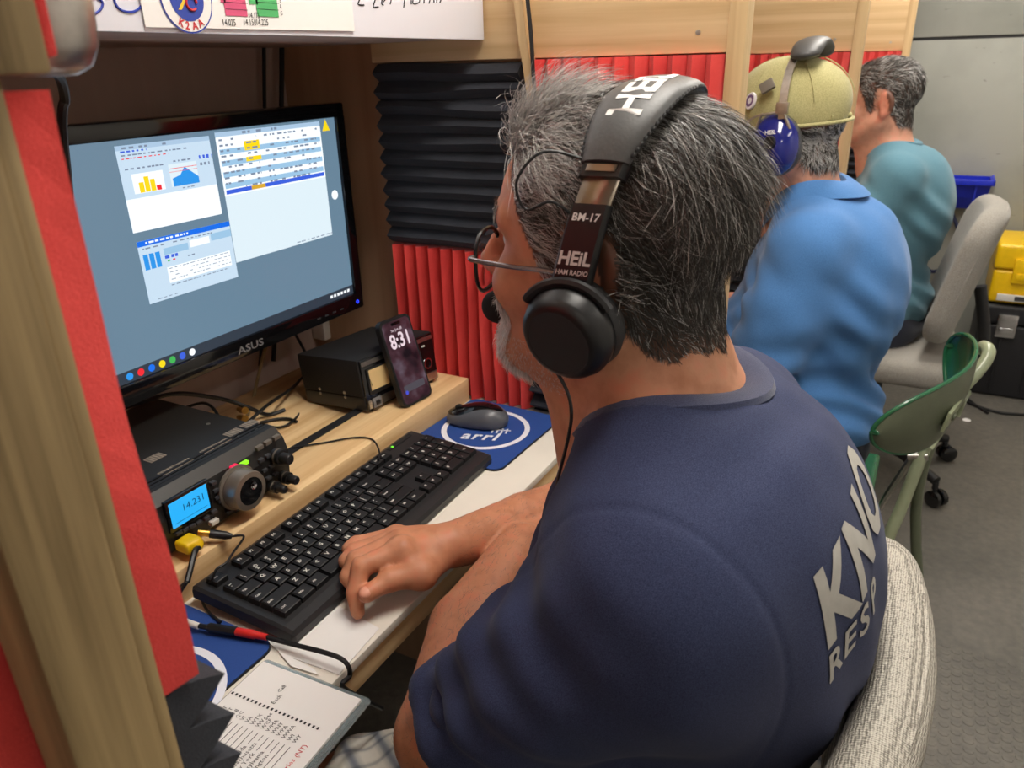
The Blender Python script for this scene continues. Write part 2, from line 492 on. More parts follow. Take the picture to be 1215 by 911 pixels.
# grey painted wall with scuffs
m, t, b = nt('grey_wall'); v = coords(t)
n1 = N(t, 'ShaderNodeTexNoise', inp={'Scale': 3.0, 'Detail': 6}); L(t, v, n1.inputs['Vector'])
v2 = coords(t, (1, 5, 18)); n2 = N(t, 'ShaderNodeTexNoise', inp={'Scale': 3.0, 'Detail': 4}); L(t, v2, n2.inputs['Vector'])
r = ramp(t, [(.3, lin(140, 142, 134)), (.62, lin(162, 163, 155))]); L(t, n1.outputs[0], r.inputs[0])
r2 = ramp(t, [(.24, lin(70, 68, 62)), (.30, (1, 1, 1))]); L(t, n2.outputs[0], r2.inputs[0])
mx = N(t, 'ShaderNodeMix', data_type='RGBA', blend_type='MULTIPLY'); mx.inputs['Factor'].default_value = .7
L(t, r.outputs[0], mx.inputs['A']); L(t, r2.outputs[0], mx.inputs['B']); L(t, mx.outputs['Result'], b.inputs['Base Color'])
b.inputs['Roughness'].default_value = .6; bump(t, b, n2.outputs[0], .15, .003)
# coin-grip vinyl floor
m, t, b = nt('floor_vinyl'); v = coords(t)
n1 = N(t, 'ShaderNodeTexNoise', inp={'Scale': 2.2, 'Detail': 7, 'Roughness': .65}); L(t, v, n1.inputs['Vector'])
n2 = N(t, 'ShaderNodeTexNoise', inp={'Scale': 45, 'Detail': 5}); L(t, v, n2.inputs['Vector'])
r = ramp(t, [(.3, lin(84, 82, 77)), (.7, lin(116, 112, 105))]); L(t, n1.outputs[0], r.inputs[0])
r2 = ramp(t, [(.35, (.82, .82, .82)), (.72, (1.12, 1.1, 1.06))]); L(t, n2.outputs[0], r2.inputs[0])
mx = N(t, 'ShaderNodeMix', data_type='RGBA', blend_type='MULTIPLY'); mx.inputs['Factor'].default_value = 1
L(t, r.outputs[0], mx.inputs['A']); L(t, r2.outputs[0], mx.inputs['B']); L(t, mx.outputs['Result'], b.inputs['Base Color'])
b.inputs['Roughness'].default_value = .5
PITCH = .0265; SQ3 = math.sqrt(3)
def hexcell(off):
    a = N(t, 'ShaderNodeVectorMath', operation='MULTIPLY_ADD'); L(t, v, a.inputs[0]); a.inputs[1].default_value = (1 / PITCH, 1 / (PITCH * SQ3), 0); a.inputs[2].default_value = (off, off, 0)
    f = N(t, 'ShaderNodeVectorMath', operation='FRACTION'); L(t, a.outputs[0], f.inputs[0])
    s = N(t, 'ShaderNodeVectorMath', operation='MULTIPLY_ADD'); L(t, f.outputs[0], s.inputs[0]); s.inputs[1].default_value = (1, SQ3, 0); s.inputs[2].default_value = (-.5, -.5 * SQ3, 0)
    l = N(t, 'ShaderNodeVectorMath', operation='LENGTH'); L(t, s.outputs[0], l.inputs[0]); return l.outputs['Value']
mn = N(t, 'ShaderNodeMath', operation='MINIMUM'); L(t, hexcell(0.0), mn.inputs[0]); L(t, hexcell(.5), mn.inputs[1])
r3 = ramp(t, [(.36, (1, 1, 1)), (.43, (0, 0, 0))]); L(t, mn.outputs[0], r3.inputs[0])
bump(t, b, r3.outputs[0], .35, .001)
plain('ceiling_paint', lin(228, 226, 222), .8)
plain('side_wall', lin(222, 220, 214), .8)
emit('led_panel', FIX_COLOR[:3], FIX_STRENGTH)

# ---------------------------------------------------------------- room shell
XN, XF, YR, YB = -1.7, 3.82, -1.35, 1.09
fl = struct(MB().box(XN, XF, YR, YB, -.05, 0).build('floor', 'floor_vinyl'))
fl['label'] = 'grey coin-grip vinyl floor of the trailer'
mb = MB(); ys = PITCH * SQ3 / 2
for j in range(-32, 2):
    for i in range(12, 68):
        x = (i + (.5 if j % 2 == 0 else 0)) * PITCH + PITCH * .5 * 0; y = j * ys
        if x < .45 or x > 1.75: continue
        ring = [(x + .0108 * math.cos(a * math.pi / 4), y + .0108 * math.sin(a * math.pi / 4), 0) for a in range(8)]
        top = [(x + .0098 * math.cos(a * math.pi / 4), y + .0098 * math.sin(a * math.pi / 4), .0009) for a in range(8)]
        mb.add(ring + top, [(k, (k + 1) % 8, 8 + (k + 1) % 8, 8 + k) for k in range(8)] + [tuple(range(8, 16))], 0)
mb.build('coin_studs', 'floor_vinyl', fl, kind='stuff')
struct(MB().box(XN, XF, YR, YB, CEIL_Z, CEIL_Z + .05).build('ceiling', 'ceiling_paint'))
struct(MB().box(XN, XF, YB, YB + .03, 0, CEIL_Z).build('wall_back', 'ply_back'))
struct(MB().box(XN, XF, YR - .03, YR, 0, CEIL_Z).build('wall_right', 'side_wall'))
struct(MB().box(XN - .03, XN, YR, YB, 0, CEIL_Z).build('wall_near', 'side_wall'))
wf = struct(MB().box(XF, XF + .03, YR, YB, 0, CEIL_Z).build('wall_far', 'dark_grey'))
MB().box(XF - .012, XF, YR, YB, 0, 1.362, .002).build('panel', 'grey_wall', wf)
MB().box(XF - .012, XF, YR, YB, 1.374, CEIL_Z, .002).build('panel', 'grey_wall', wf)
for i, (x, y, lx, wy) in enumerate(FIXTURES):
    e = empty('ceiling_light', (x, y, CEIL_Z), ['flat ceiling light panel above the near operator', 'flat ceiling light panel above the middle operator',
              'flat ceiling light panel behind the camera', 'small ceiling light panel near the grey end wall', 'added fill light strip along the aisle wall'][i], 'ceiling light', 'ceiling light panels')
    MB().box(x - lx / 2 - .02, x + lx / 2 + .02, y - wy / 2 - .02, y + wy / 2 + .02, CEIL_Z - .03, CEIL_Z, .004).build('housing', 'white_plastic', e)
    MB().box(x - lx / 2, x + lx / 2, y - wy / 2, y + wy / 2, CEIL_Z - .036, CEIL_Z - .030).build('diffuser', 'led_panel', e)

# ---------------------------------------------------------------- booth partitions
def foam_tile(x, side, y0, y1, z0, z1, vertical, mat, label, group, depth=.022, base=.010, bulge=0.0, seed=0, phase=0.0):
    """wedge foam glued on the plane X=x; side -1 / +1 is the way it faces"""
    rg = np.random.default_rng(seed + 5)
    n = 11; per = 6; m = 15
    u = np.linspace(0, 1, n * per + 1); v = np.linspace(0, 1, m)
    ph = (u * n + phase) % 1.0; ph[-1] = phase
    prof = np.where(ph < .5, ph * 2, 2 - ph * 2); prof = prof ** .8
    wob = rg.normal(0, 1, (n + 1, 3))
    V = []; W_ = y1 - y0; H_ = z1 - z0
    vs = []
    for j, vv in enumerate(v):
        for i, uu in enumerate(u):
            rib = min(int(uu * n), n - 1)
            d = base + depth * prof[i] * (1 + .07 * wob[rib, 0] * math.sin(3 * vv + wob[rib, 1]))
            d += bulge * math.sin(vv * math.pi * 1.0 + .6) * (.5 + .5 * math.sin(vv * 9))
            sh = .0016 * wob[rib, 2] * math.sin(5 * vv + 2 * wob[rib, 0])
            if vertical: vs.append((x + side * d, y0 + uu * W_ + sh, z0 + vv * H_))
            else: vs.append((x + side * d, y0 + vv * W_, z0 + uu * H_ + sh))
    k = len(u); nb = len(vs)
    for j, vv in enumerate(v):
        for i, uu in enumerate(u):
            vs.append((x, y0 + (uu if vertical else vv) * W_, z0 + (vv if vertical else uu) * H_))
    fs = []
    for j in range(m - 1):
        for i in range(k - 1):
            a = j * k + i; fs.append((a, a + 1, a + k + 1, a + k))
    edge = [i for i in range(k)] + [j * k + k - 1 for j in range(1, m)] + [(m - 1) * k + i for i in range(k - 2, -1, -1)] + [j * k for j in range(m - 2, 0, -1)]
    for q in range(len(edge)):
        a, b2 = edge[q], edge[(q + 1) % len(edge)]; fs.append((b2, a, nb + a, nb + b2))
    fs.append([nb + e for e in edge])
    o = MB().add(vs, fs).build('acoustic_foam_tile', mat, None, label, 'foam tile', group)
    bm = bmesh.new(); bm.from_mesh(o.data); bmesh.ops.recalc_face_normals(bm, faces=bm.faces[:]); bm.to_mesh(o.data); bm.free()
    return o
TOPZ = 2.1
def partition(i, X, yf, label):
    e = empty('booth_partition', (X, YB, 0), label, 'partition', 'partitions between the booths')
    MB().box(X + .005, X + .02, yf + .02, YB, 0, TOPZ).build('plywood_panel', 'ply_z', e)
    MB().box(X - .010, X + .005, yf + .020, .872, 1.326, 1.56, .001).build('top_board', 'pine_y', e)
    MB().box(X - .010, X + .005, yf + .020, .872, 1.563, 1.8, .001).build('top_board', 'pine_y', e)
    MB().box(X - .012, X + .028, yf - .004, yf + .020, 0, TOPZ, .0015).build('post', 'pine_z', e)
    for (y, z) in ((yf + .06, 1.352), (yf + .075, 1.52)):
        MB().lathe([(.0035, 0), (.0035, .001), (.001, .0012)], 10, zto((X - .010, y, z), (-1, 0, 0))).build('screw', 'screw_metal', e)
    return e
P1, P2, P3 = 1.125, 2.10, 3.10
F1, F2, F3 = .255, .203, .150
p1 = partition(1, P1, F1, 'pine partition right beside the near operator, black cable on its strip')
p2 = partition(2, P2, F2, 'pine partition between the operator in the cap and the one in teal')
p3 = partition(3, P3, F3, 'farthest pine partition, next to the grey end wall')
TG = 'acoustic foam tiles on the partitions'
def tiles(X, yf, name, seed):
    yA, yB, yC = yf + .021, yf + .318, yf + .606
    foam_tile(X + .003, -1, yA, yB, 1.022, 1.324, True, 'foam_red', 'upper red ribbed foam tile front on %s' % name, TG, seed=seed)
    foam_tile(X + .003, -1, yA, yB, .715, 1.019, False, 'foam_black', 'lower black ribbed foam tile front on %s' % name, TG, seed=seed + 1)
    foam_tile(X + .003, -1, yB + .012, yC, 1.024, 1.322, False, 'foam_black', 'upper black ribbed foam tile at the back of %s' % name, TG, .017, .012, seed=seed + 2)
    foam_tile(X + .003, -1, yB + .004, yC, .742, 1.021, True, 'foam_red', 'lower red ribbed foam tile at the back of %s' % name, TG, seed=seed + 3)
tiles(P1, F1, 'the partition beside the near operator', 10)
tiles(P2, F2, 'the partition behind the cap wearer', 20)
tiles(P3, F3, 'the farthest partition', 30)
# bent lath with a cable on the near partition
pts = [px(x, y, 1.10) for x, y in ((613, -60), (617, 0), (622, 45), (629, 90), (634, 130), (636, 165), (637, 230))]
mb = MB(); pth = smooth_path(pts, 5)
vs = []; 
for p in pth:
    for dx, dy in ((-.006, -.007), (.012, -.007), (.012, .007), (-.006, .007)): vs.append((p.x + dx, p.y + dy, p.z))
fs = [(4 * i + k, 4 * i + (k + 1) % 4, 4 * i + 4 + (k + 1) % 4, 4 * i + 4 + k) for i in range(len(pth) - 1) for k in range(4)]
fs += [(0, 1, 2, 3), tuple(4 * (len(pth) - 1) + k for k in (3, 2, 1, 0))]
mb.add(vs, fs).build('lath', 'pine_z', p1)
c = smooth_path([px(x, y, 1.088) for x, y in ((622, -60), (626, 0), (630, 40), (633, 90), (636, 140), (640, 200), (640, 300))], 5)
tagk(MB().tube(c, .0032, 8).build('cable', 'cable_black'), 'black cable running down the bent lath of the near partition', 'cable')

# near-left partition seen end on
X0 = .114; Y0 = .28
e0 = empty('booth_partition', (X0, YB, 0), 'close-up wooden partition end at the left edge of the photo, red foam on it', 'partition', 'partitions between the booths')
MB().box(X0, X0 + .039, Y0, Y0 + .03, 0, TOPZ, .003).build('post', 'pine_old', e0)
MB().box(X0 + .039, X0 + .046, Y0 + .002, Y0 + .03, 0, 1.319, .001).build('batten', 'pine_old', e0)
MB().box(X0 + .012, X0 + .027, Y0 + .03, YB, 0, TOPZ).build('plywood_panel', 'ply_z', e0)
MB().box(X0 + .039, X0 + .060, Y0 - .006, Y0 + .6, 1.3205, 1.56, .002).build('top_board', 'pine_old', e0)
MB().box(X0 + .027, X0 + .044, Y0 + .03, Y0 + .6, .70, 1.326).build('backing_board', 'ply_z', e0)
foam_tile(X0 + .046, 1, Y0 + .004, Y0 + .304, 1.045, 1.3155, True, 'foam_red', 'red foam tile on the close-up wooden post, facing the monitor', TG, .0125, .0055, .003, 51, .5)
foam_tile(X0 + .046, 1, Y0 + .004, Y0 + .304, .742, 1.043, False, 'foam_black', 'black ribbed foam tile at the bottom of the close-up wooden post', TG, .026, .008, 0, 52)
foam_tile(X0 + .046, 1, Y0 + .306, Y0 + .606, 1.028, 1.323, False, 'foam_black', 'black foam tile behind the red foam on the close-up partition', TG, seed=53)
foam_tile(X0 + .012, -1, Y0 + .034, Y0 + .334, .98, 1.323, True, 'foam_red', 'red foam tile on the outer side of the close-up wooden post', TG, .050, .03, 0, 54)
# red padding strip and metal lamp head at the top left
tagk(MB().box(X0 + .061, X0 + .069, Y0 + .002, Y0 + .05, 1.326, 1.56, .002).build('foam_strip', 'foam_red'), 'narrow red foam strip between wooden block and metal lamp head', 'foam strip')
lp = empty('clip_lamp', (.25, .345, 1.34), 'brushed metal lamp head at the top left behind the wooden block', 'lamp')
cx_ = px(72, 30, .222)
M_ = Matrix.Translation((.2105, .3335, 1.3195))
MB().lathe([(.0005, .0), (.010, .0005), (.0165, .004), (.0205, .012), (.022, .03), (.022, .16), (.012, .175), (.0005, .178)], 32, M_, cap=False).build('shade', 'steel', lp)
MB().tube(smooth_path([(.2105, .3335, 1.51), (.22, .42, 1.56), (.22, .5, 1.7), (.2, .52, 1.9)]), .004, 8).build('arm', 'black_plastic', lp)

# ---------------------------------------------------------------- upper shelf with white board
sh = empty('shelf', (.63, .65, 1.36), 'wooden overhead shelf box above the monitor', 'shelf')
MB().box(X0 + .062, P1 - .012, .66, YB, 1.356, 1.374).build('bottom_board', 'ply_back', sh)
MB().box(X0 + .062, P1 - .012, .657, .672, 1.375, 1.80).build('front_board', 'ply_back', sh)
wb = empty('whiteboard', (.63, .65, 1.36), 'white dry-erase board with blue and black handwriting on the shelf front', 'whiteboard')
MB().box(X0 + .07, P1 - .014, .648, .6565, 1.354, 1.80, .001).build('panel', 'board_white', wb)
def stroke(mb, pts, r, Y=.6475, n=6):
    P = smooth_path([py(x, y, Y) for x, y in pts], n); mb.tube(P, r, 5)
mb = MB()
stroke(mb, [(102, -30), (104, -4), (107, 14), (110, 21)], .0011)
stroke(mb, [(95, -30), (112, -24), (118, -12), (113, -3), (102, 0)], .0011)
stroke(mb, [(113, -3), (121, 2), (120, 10), (112, 17), (106, 20)], .0011)
stroke(mb, [(152, -14), (138, -12), (136, 2), (144, 12), (158, 14), (168, 7), (170, -4)], .0011)
mb.build('blue_writing', 'ink_blue', wb)
mb = MB()
for pl in ([(421, -4), (427, -2), (425, 5), (432, 6)], [(447, -12), (445, 0), (443, 8), (449, 8)], [(454, -6), (453, 4), (455, 6)], [(455, 2), (460, -3), (464, -1), (463, 5)],
           [(482, -14), (480, 0), (479, 9)], [(488, 0), (488, 5)], [(491, -4), (490, 4), (497, 3), (498, -4)], [(503, 4), (504, -4), (510, -2), (509, 4)], [(514, -12), (515, 3)], [(519, -10), (518, 3)], [(524, -3), (522, 3)]):
    stroke(mb, pl, .0008)
mb.build('black_writing', 'ink_black', wb)
# printed sheet with round club logo and band chart, taped on the board
ps = empty('printed_sheet', (.65, .646, 1.36), 'white printed sheet with a round red-blue logo and a pink and green chart', 'paper')
YS = .6455
q = [py(173, 32, YS), py(421, 37, YS)]; top = q[0].z + .12
MB().add([q[0], q[1], (q[1].x, YS, top), (q[0].x, YS, top), q[0] + Vector((0, .001, 0)), q[1] + Vector((0, .001, 0)), (q[1].x, YS + .001, top), (q[0].x, YS + .001, top)],
         [(0, 1, 2, 3), (7, 6, 5, 4), (0, 4, 5, 1), (1, 5, 6, 2), (2, 6, 7, 3), (3, 7, 4, 0)]).build('sheet', 'paper', ps)
lc = py(221, -2, YS - .0006)
MXZ = lambda o: axes(o, (1, 0, 0), (0, 0, 1), (0, -1, 0))
mb = MB(); mb.lathe([(.0, .0), (.0300, .0)], 40, MXZ(lc), 0, cap=False)
mb.build('logo_ring', 'logo_blue', ps)
mb = MB(); mb.lathe([(.0, .0003), (.0285, .0003)], 40, MXZ(lc), 0, cap=False); mb.build('logo_white', 'paper', ps)
mb = MB(); mb.lathe([(.0, .0006), (.0195, .0006)], 40, MXZ(lc), 0, cap=False); mb.build('logo_disc', 'logo_blue', ps)
mb = MB(); 
for i, ch in enumerate('K2AA'):
    a = math.radians(-90 + (i - 1.5) * 19); vs, fs = text_geo(ch, .0095, .02)
    M2 = MXZ(lc) @ Matrix.Translation((.0275 * math.cos(a), .0275 * math.sin(a), .0009)) @ Matrix.Rotation(a + math.pi / 2, 4, 'Z') @ Matrix.Translation((-.003, 0.0008, 0))
    mb.add(vs, fs, 0, False, M2)
mb.build('logo_letters', 'ink_red', ps)
mb = MB(); mb.add([(-.012, -.010, .0009), (-.008, -.010, .0009), (.012, .016, .0009), (.006, .012, .0009)], [(0, 1, 2, 3)], 0, False, MXZ(lc)); mb.build('logo_bolt', 'logo_yellow', ps)
mb = MB()
stp = [( .0 + .006 * math.cos(a) + .004, .006 * math.sin(a) - .004) for a in np.linspace(0, 5.5, 14)]
mb.tube([MXZ(lc) @ Vector((x, y, .0012)) for x, y in stp], .0012, 5); mb.build('logo_curl', 'ink_red', ps)
def rect_xz(mb, x0, y0, x1, y1, Y, mi=0):
    a = py(x0, y1, Y); b_ = py(x1, y1, Y); c_ = py(x1, y0, Y); d_ = py(x0, y0, Y)
    zb = (a.z + b_.z) / 2; zt = (c_.z + d_.z) / 2; xl = a.x; xr = b_.x
    mb.quad((xl, Y, zb), (xr, Y, zb), (xr, Y, zt), (xl, Y, zt), mi)
mb = MB(); rect_xz(mb, 268, -20, 294, 19, YS - .0006); rect_xz(mb, 262, -20, 268, 3, YS - .0006); mb.build('chart_block', 'chart_pink', ps)
mb = MB(); rect_xz(mb, 306, -20, 331, 20, YS - .0006); rect_xz(mb, 296, -20, 306, 5, YS - .0006); mb.build('chart_block', 'chart_green', ps)
mb = MB()
for s, x, y, sz in (('14.025', 264, 30, .0085), ('14.150', 289, 29.5, .0085), ('14.225', 304, 29.5, .0085), ('14.175', 295, 21, .0075), ('E', 332, 3, .006), ('A', 332, 10, .006), ('G', 333, 18, .006)):
    vs, fs = text_geo(s, sz); mb.add(vs, fs, 0, False, MXZ(py(x, y, YS - .0006)) @ Matrix.Scale(.78, 4, (1, 0, 0)))
for yy in (3, 11): 
    rect_xz(mb, 268, yy, 294, yy + .5, YS - .0009); rect_xz(mb, 306, yy, 331, yy + .5, YS - .0009)
mb.build('chart_text', 'ink_black', ps)

# ---------------------------------------------------------------- desks
DZ = .74
def desk(x0, x1, label):
    e = empty('desk', ((x0 + x1) / 2, .46, 0), label, 'desk', 'booth desks')
    MB().box(x0, x1, 0.462, YB - .002, DZ - .045, DZ - .012, .001).build('base_board', 'pine', e)
    MB().box(x0, x1, .458, YB - .002, DZ - .012, DZ, .0015).build('top_board', 'white_paint', e)
    MB().box(x1 - .05, x1 - .012, .50, YB - .002, DZ - .11, DZ - .045).build('cleat', 'pine_y', e)
    MB().box(x0 + .005, x0 + .04, .50, YB - .002, DZ - .11, DZ - .045).build('cleat', 'pine_y', e)
    MB().box(x1 - .05, x1 - .012, .50, .54, 0, DZ - .11).build('leg', 'pine_z', e)
    MB().box(x0 + .005, x0 + .04, .50, .54, 0, DZ - .11).build('leg', 'pine_z', e)
    return e
desk(X0 + .047, P1 - .03 + .022, 'pine desk with white-painted top under the keyboard')
desk(P1 + .024, P2 - .012, 'booth desk in front of the operator in the cap')
desk(P2 + .024, P3 - .012, 'booth desk in front of the operator in the teal shirt')
rz = empty('riser', (.64, .70, DZ), 'pine plank riser on the desk carrying monitor, radio and power supply', 'shelf')
MB().box(X0 + .05, 1.098, .700, .787, DZ, .785, .002).build('plank', 'pine', rz)
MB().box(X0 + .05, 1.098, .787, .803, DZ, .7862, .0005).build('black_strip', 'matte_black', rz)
MB().box(X0 + .05, 1.098, .803, 1.06, DZ, .769, .002).build('plank', 'pine', rz)
# ---------------------------------------------------------------- mouse pads
plain('pad_blue', lin(34, 72, 146), .8, noise=.05, nscale=500, bmp=.1)
def rounded_rect(x0, x1, y0, y1, r, n=6):
    out = []
    for cx, cy, a0 in ((x1 - r, y1 - r, 0), (x0 + r, y1 - r, 90), (x0 + r, y0 + r, 180), (x1 - r, y0 + r, 270)):
        for k in range(n + 1):
            a = math.radians(a0 + 90 * k / n); out.append((cx + r * math.cos(a), cy + r * math.sin(a)))
    return out
def ring_geo(mb, c, r0, r1, z, M=None, n=48):
    vs = []; 
    for k in range(n):
        a = 2 * math.pi * k / n; vs += [(c[0] + r0 * math.cos(a), c[1] + r0 * math.sin(a), z), (c[0] + r1 * math.cos(a), c[1] + r1 * math.sin(a), z)]
    mb.add(vs, [(2 * k, 2 * k + 1, (2 * k + 3) % (2 * n), (2 * k + 2) % (2 * n)) for k in range(n)], 0, False, M)
def mousepad(x0, x1, y0, y1, cc, R, label, rot=0.0):
    e = empty('mouse_pad', ((x0 + x1) / 2, (y0 + y1) / 2, DZ), label, 'mouse pad')
    C_ = Matrix.Translation(((x0 + x1) / 2, (y0 + y1) / 2, 0)) @ Matrix.Rotation(rot, 4, 'Z') @ Matrix.Translation((-(x0 + x1) / 2, -(y0 + y1) / 2, 0))
    MB().prism(rounded_rect(x0, x1, y0, y1, .018), DZ + .0003, DZ + .003, C_).build('base', 'rubber', e)
    MB().prism(rounded_rect(x0 + .0008, x1 - .0008, y0 + .0008, y1 - .0008, .018), DZ + .003, DZ + .0042, C_).build('cloth_top', 'pad_blue', e)
    mb = MB(); z = DZ + .0046
    ring_geo(mb, cc, R - .009, R, z); mb.build('logo_ring', 'board_white', e)
    mb = MB()
    # blackletter word and a small antenna mark, read from the wall side
    B_ = Matrix.Translation((cc[0], cc[1], z)) @ Matrix.Rotation(math.radians(-72), 4, 'Z')
    for k, s in enumerate('arrl'):
        vs, fs = text_geo(s, .036, .03); mb.add(vs, fs, 0, False, B_ @ Matrix.Translation((-.036 + .018 * k, -.040, 0)) @ Matrix(((1, .25, 0, 0), (0, 1, 0, 0), (0, 0, 1, 0), (0, 0, 0, 1))))
    for k in range(4):
        mb.box(.012 + .008 * k, .015 + .008 * k, -.012, .012 - .002 * k, -.0001, .0001, 0, 0, B_ @ Matrix.Translation((.0, -.002, 0)))
    mb.box(.006, .044, -.0015, .0015, -.0001, .0001, 0, 0, B_ @ Matrix.Translation((.0, -.002, 0)))
    mb.box(-.066, -.02, .018, .022, -.0001, .0001, 0, 0, B_)
    mb.box(-.03, -.02, .018, .030, -.0001, .0001, 0, 0, B_)
    mb.build('logo_lettering', 'board_white', e)
    return e
mousepad(.883, 1.099, .512, .698, (.998, .607), .076, 'blue mouse pad with white ring logo under the black mouse', math.radians(-2))
mousepad(.222, .445, .548, .740, (.326, .607), .076, 'blue mouse pad with white ring partly under the notebook, near the radio', 0)

# ---------------------------------------------------------------- mouse (points toward the wall)
ms = empty('computer_mouse', (1.012, .625, DZ + .004), 'black and grey computer mouse on the blue pad', 'mouse')
fdir = np.array([-.20, .98, 0]); fdir /= np.linalg.norm(fdir); sdir = np.array([fdir[1], -fdir[0], 0])
Rm = np.stack([sdir, fdir, [0, 0, 1]], 1)
mc = np.array([1.012, .627, DZ + .0045])
def ml(p): return mc + Rm @ np.array(p)
sd = Sdf().ell(ml((0, -.012, .012)), (.030, .040, .026), Rm, .01).ell(ml((0, .026, .008)), (.026, .034, .018), Rm, .02).half(mc + [0, 0, .001], (0, 0, -1), .003)
V, Q = sd.mesh(.002, 1)
plain('mouse_grey', lin(86, 88, 94), .35)
link('shell', np_mesh('shell', V, Q), ['mouse_grey'], ms)
sd = Sdf().ell(ml((0, -.010, .0145)), (.0255, .040, .0248), Rm, .01).ell(ml((0, .028, .010)), (.0225, .033, .018), Rm, .02).half(mc + [0, 0, .016], (0, 0, -1), .003)
V, Q = sd.mesh(.002, 1)
link('top_cover', np_mesh('top_cover', V, Q), ['gloss_black'], ms)
MB().lathe([(.0005, -.0035), (.008, -.0035), (.009, 0), (.008, .0035), (.0005, .0035)], 16, zto(ml((0, .036, .024)), sdir)).build('scroll_wheel', 'rubber', ms)

# ---------------------------------------------------------------- keyboard
plain('kb_body', lin(38, 38, 40), .45, bmp=.05, nscale=800)
plain('kb_key', lin(24, 24, 26), .5)
plain('kb_legend', lin(226, 224, 216), .6)
kb = empty('keyboard', (.683, .622, DZ), 'black full-size computer keyboard with white key legends on the desk', 'keyboard')
pa = pz(347, 752, DZ + .018); pb = pz(577, 545, DZ + .018); 
xk = (pb - pa); xk.z = 0; xk.normalize(); yk0 = Vector((-xk.y, xk.x, 0))
tilt = math.radians(4.0)
yk = yk0 * math.cos(tilt) + Vector((0, 0, 1)) * math.sin(tilt); zk = xk.cross(yk)
KM = axes(Vector((pa.x, pa.y, DZ + .0015)), xk, yk, zk)
KL, KW = .450, .156
def kprof(mb):
    # side profile extruded along X: thin palm edge, raised key deck
    pr = [(0, .002), (0, .011), (.004, .016), (.016, .0175), (.150, .0175), (.156, .014), (.156, .002)]
    vs = [(x, y, z) for x in (0, .006, KL - .006, KL) for y, z in pr]; n = len(pr)
    vs = []
    for x, ins in ((0, .003), (.004, 0), (KL - .004, 0), (KL, .003)):
        for y, z in pr: vs.append((x, min(max(y, ins), KW - ins), z - (ins * .8 if z > .01 else 0)))
    fs = [(i * n + k, i * n + (k + 1) % n, (i + 1) * n + (k + 1) % n, (i + 1) * n + k) for i in range(3) for k in range(n)]
    fs += [tuple(range(n)), tuple(range(3 * n, 4 * n))[::-1]]
    mb.add(vs, [f[::-1] for f in fs], 0, False, KM)
mb = MB(); kprof(mb); o = mb.build('body', 'kb_body', kb)
bm = bmesh.new(); bm.from_mesh(o.data); bmesh.ops.recalc_face_normals(bm, faces=bm.faces[:]); bm.to_mesh(o.data); bm.free()
for x in (.03, KL - .06):
    MB().box(x, x + .03, .14, .148, -.012, .003, 0, 0, KM).build('foot', 'black_plastic', kb)
MB().box(.375, .435, .141, .149, .0178, .0182, 0, 0, KM).build('indicator_panel', 'matte_black', kb)
emit('led_green', lin(120, 235, 60), 1.0)
MB().box(.384, .388, .143, .147, .0182, .0188, 0, 0, KM).build('indicator_light', 'led_green', kb)
KEYM = {}
def key_mesh(wd, dp, legend):
    key = (round(wd, 4), round(dp, 4), legend)
    if key in KEYM: return KEYM[key]
    mb = MB(); h = .0085; g = .0008; t_ = .0024
    b0 = [(g, g, 0), (wd - g, g, 0), (wd - g, dp - g, 0), (g, dp - g, 0)]
    t0 = [(g + t_, g + t_ * .6, h - .0008), (wd - g - t_, g + t_ * .6, h - .0008), (wd - g - t_, dp - g - t_ * .9, h), (g + t_, dp - g - t_ * .9, h)]
    m0 = [(x + (wd / 2 - x) * .06, y + (dp / 2 - y) * .06, .0072) for x, y, z in b0]
    mb.add(b0 + m0 + t0, [(0, 3, 2, 1)] + [(k, (k + 1) % 4, 4 + (k + 1) % 4, 4 + k) for k in range(4)] + [(4 + k, 4 + (k + 1) % 4, 8 + (k + 1) % 4, 8 + k) for k in range(4)] + [(8, 9, 10, 11)])
    if legend:
        lines = legend.split('|')
        for i, s in enumerate(lines):
            sz = .0078 if len(s) == 1 and len(lines) == 1 else (.0058 if len(s) <= 2 else .0042)
            vs, fs = text_geo(s, sz, .03, 1)
            w_ = max(v[0] for v in vs) if vs else 0
            ox = g + t_ + .0008; oy = (dp * .40 if len(lines) == 1 else (dp * .50 if i == 0 else dp * .20))
            mb.add(vs, fs, 1, False, Matrix.Translation((ox, oy, h + .00025)))
    me = mb.mesh('key'); me.materials.append(MATS['kb_key']); me.materials.append(MATS['kb_legend'])
    KEYM[key] = me; return me
U = .01905
def put_key(x, y, wu, legend, du=1):
    me = key_mesh(wu * U, du * U, legend)
    o = bpy.data.objects.new('key', me); COL.objects.link(o); o.parent = kb
    o.matrix_parent_inverse = Matrix.Translation(Vector(kb.location)).inverted()
    o.matrix_basis = KM @ Matrix.Translation((x, y, .0170))
rows = [(0, [('Ctrl', 1.5), ('Win', 1.25), ('Alt', 1.25), ('', 6), ('Alt', 1.25), ('Win', 1.25), ('=', 1), ('Ctrl', 1.5)]),
        (1, [('Shift', 2.25)] + [(c, 1) for c in 'ZXCVBNM'] + [('<|,', 1), ('>|.', 1), ('?|/', 1), ('Shift', 2.75)]),
        (2, [('Caps', 1.75)] + [(c, 1) for c in 'ASDFGHJKL'] + [(':|;', 1), ('"|\'', 1), ('Enter', 2.25)]),
        (3, [('Tab', 1.5)] + [(c, 1) for c in 'QWERTYUIOP'] + [('{|[', 1), ('}|]', 1), ('\\', 1.5)]),
        (4, [('~|`', 1)] + [(a + '|' + b_, 1) for a, b_ in zip('!@#$%^&*()_+', '1234567890-=')] + [('Back', 2)])]
kx0 = .0125; ky0 = .0225
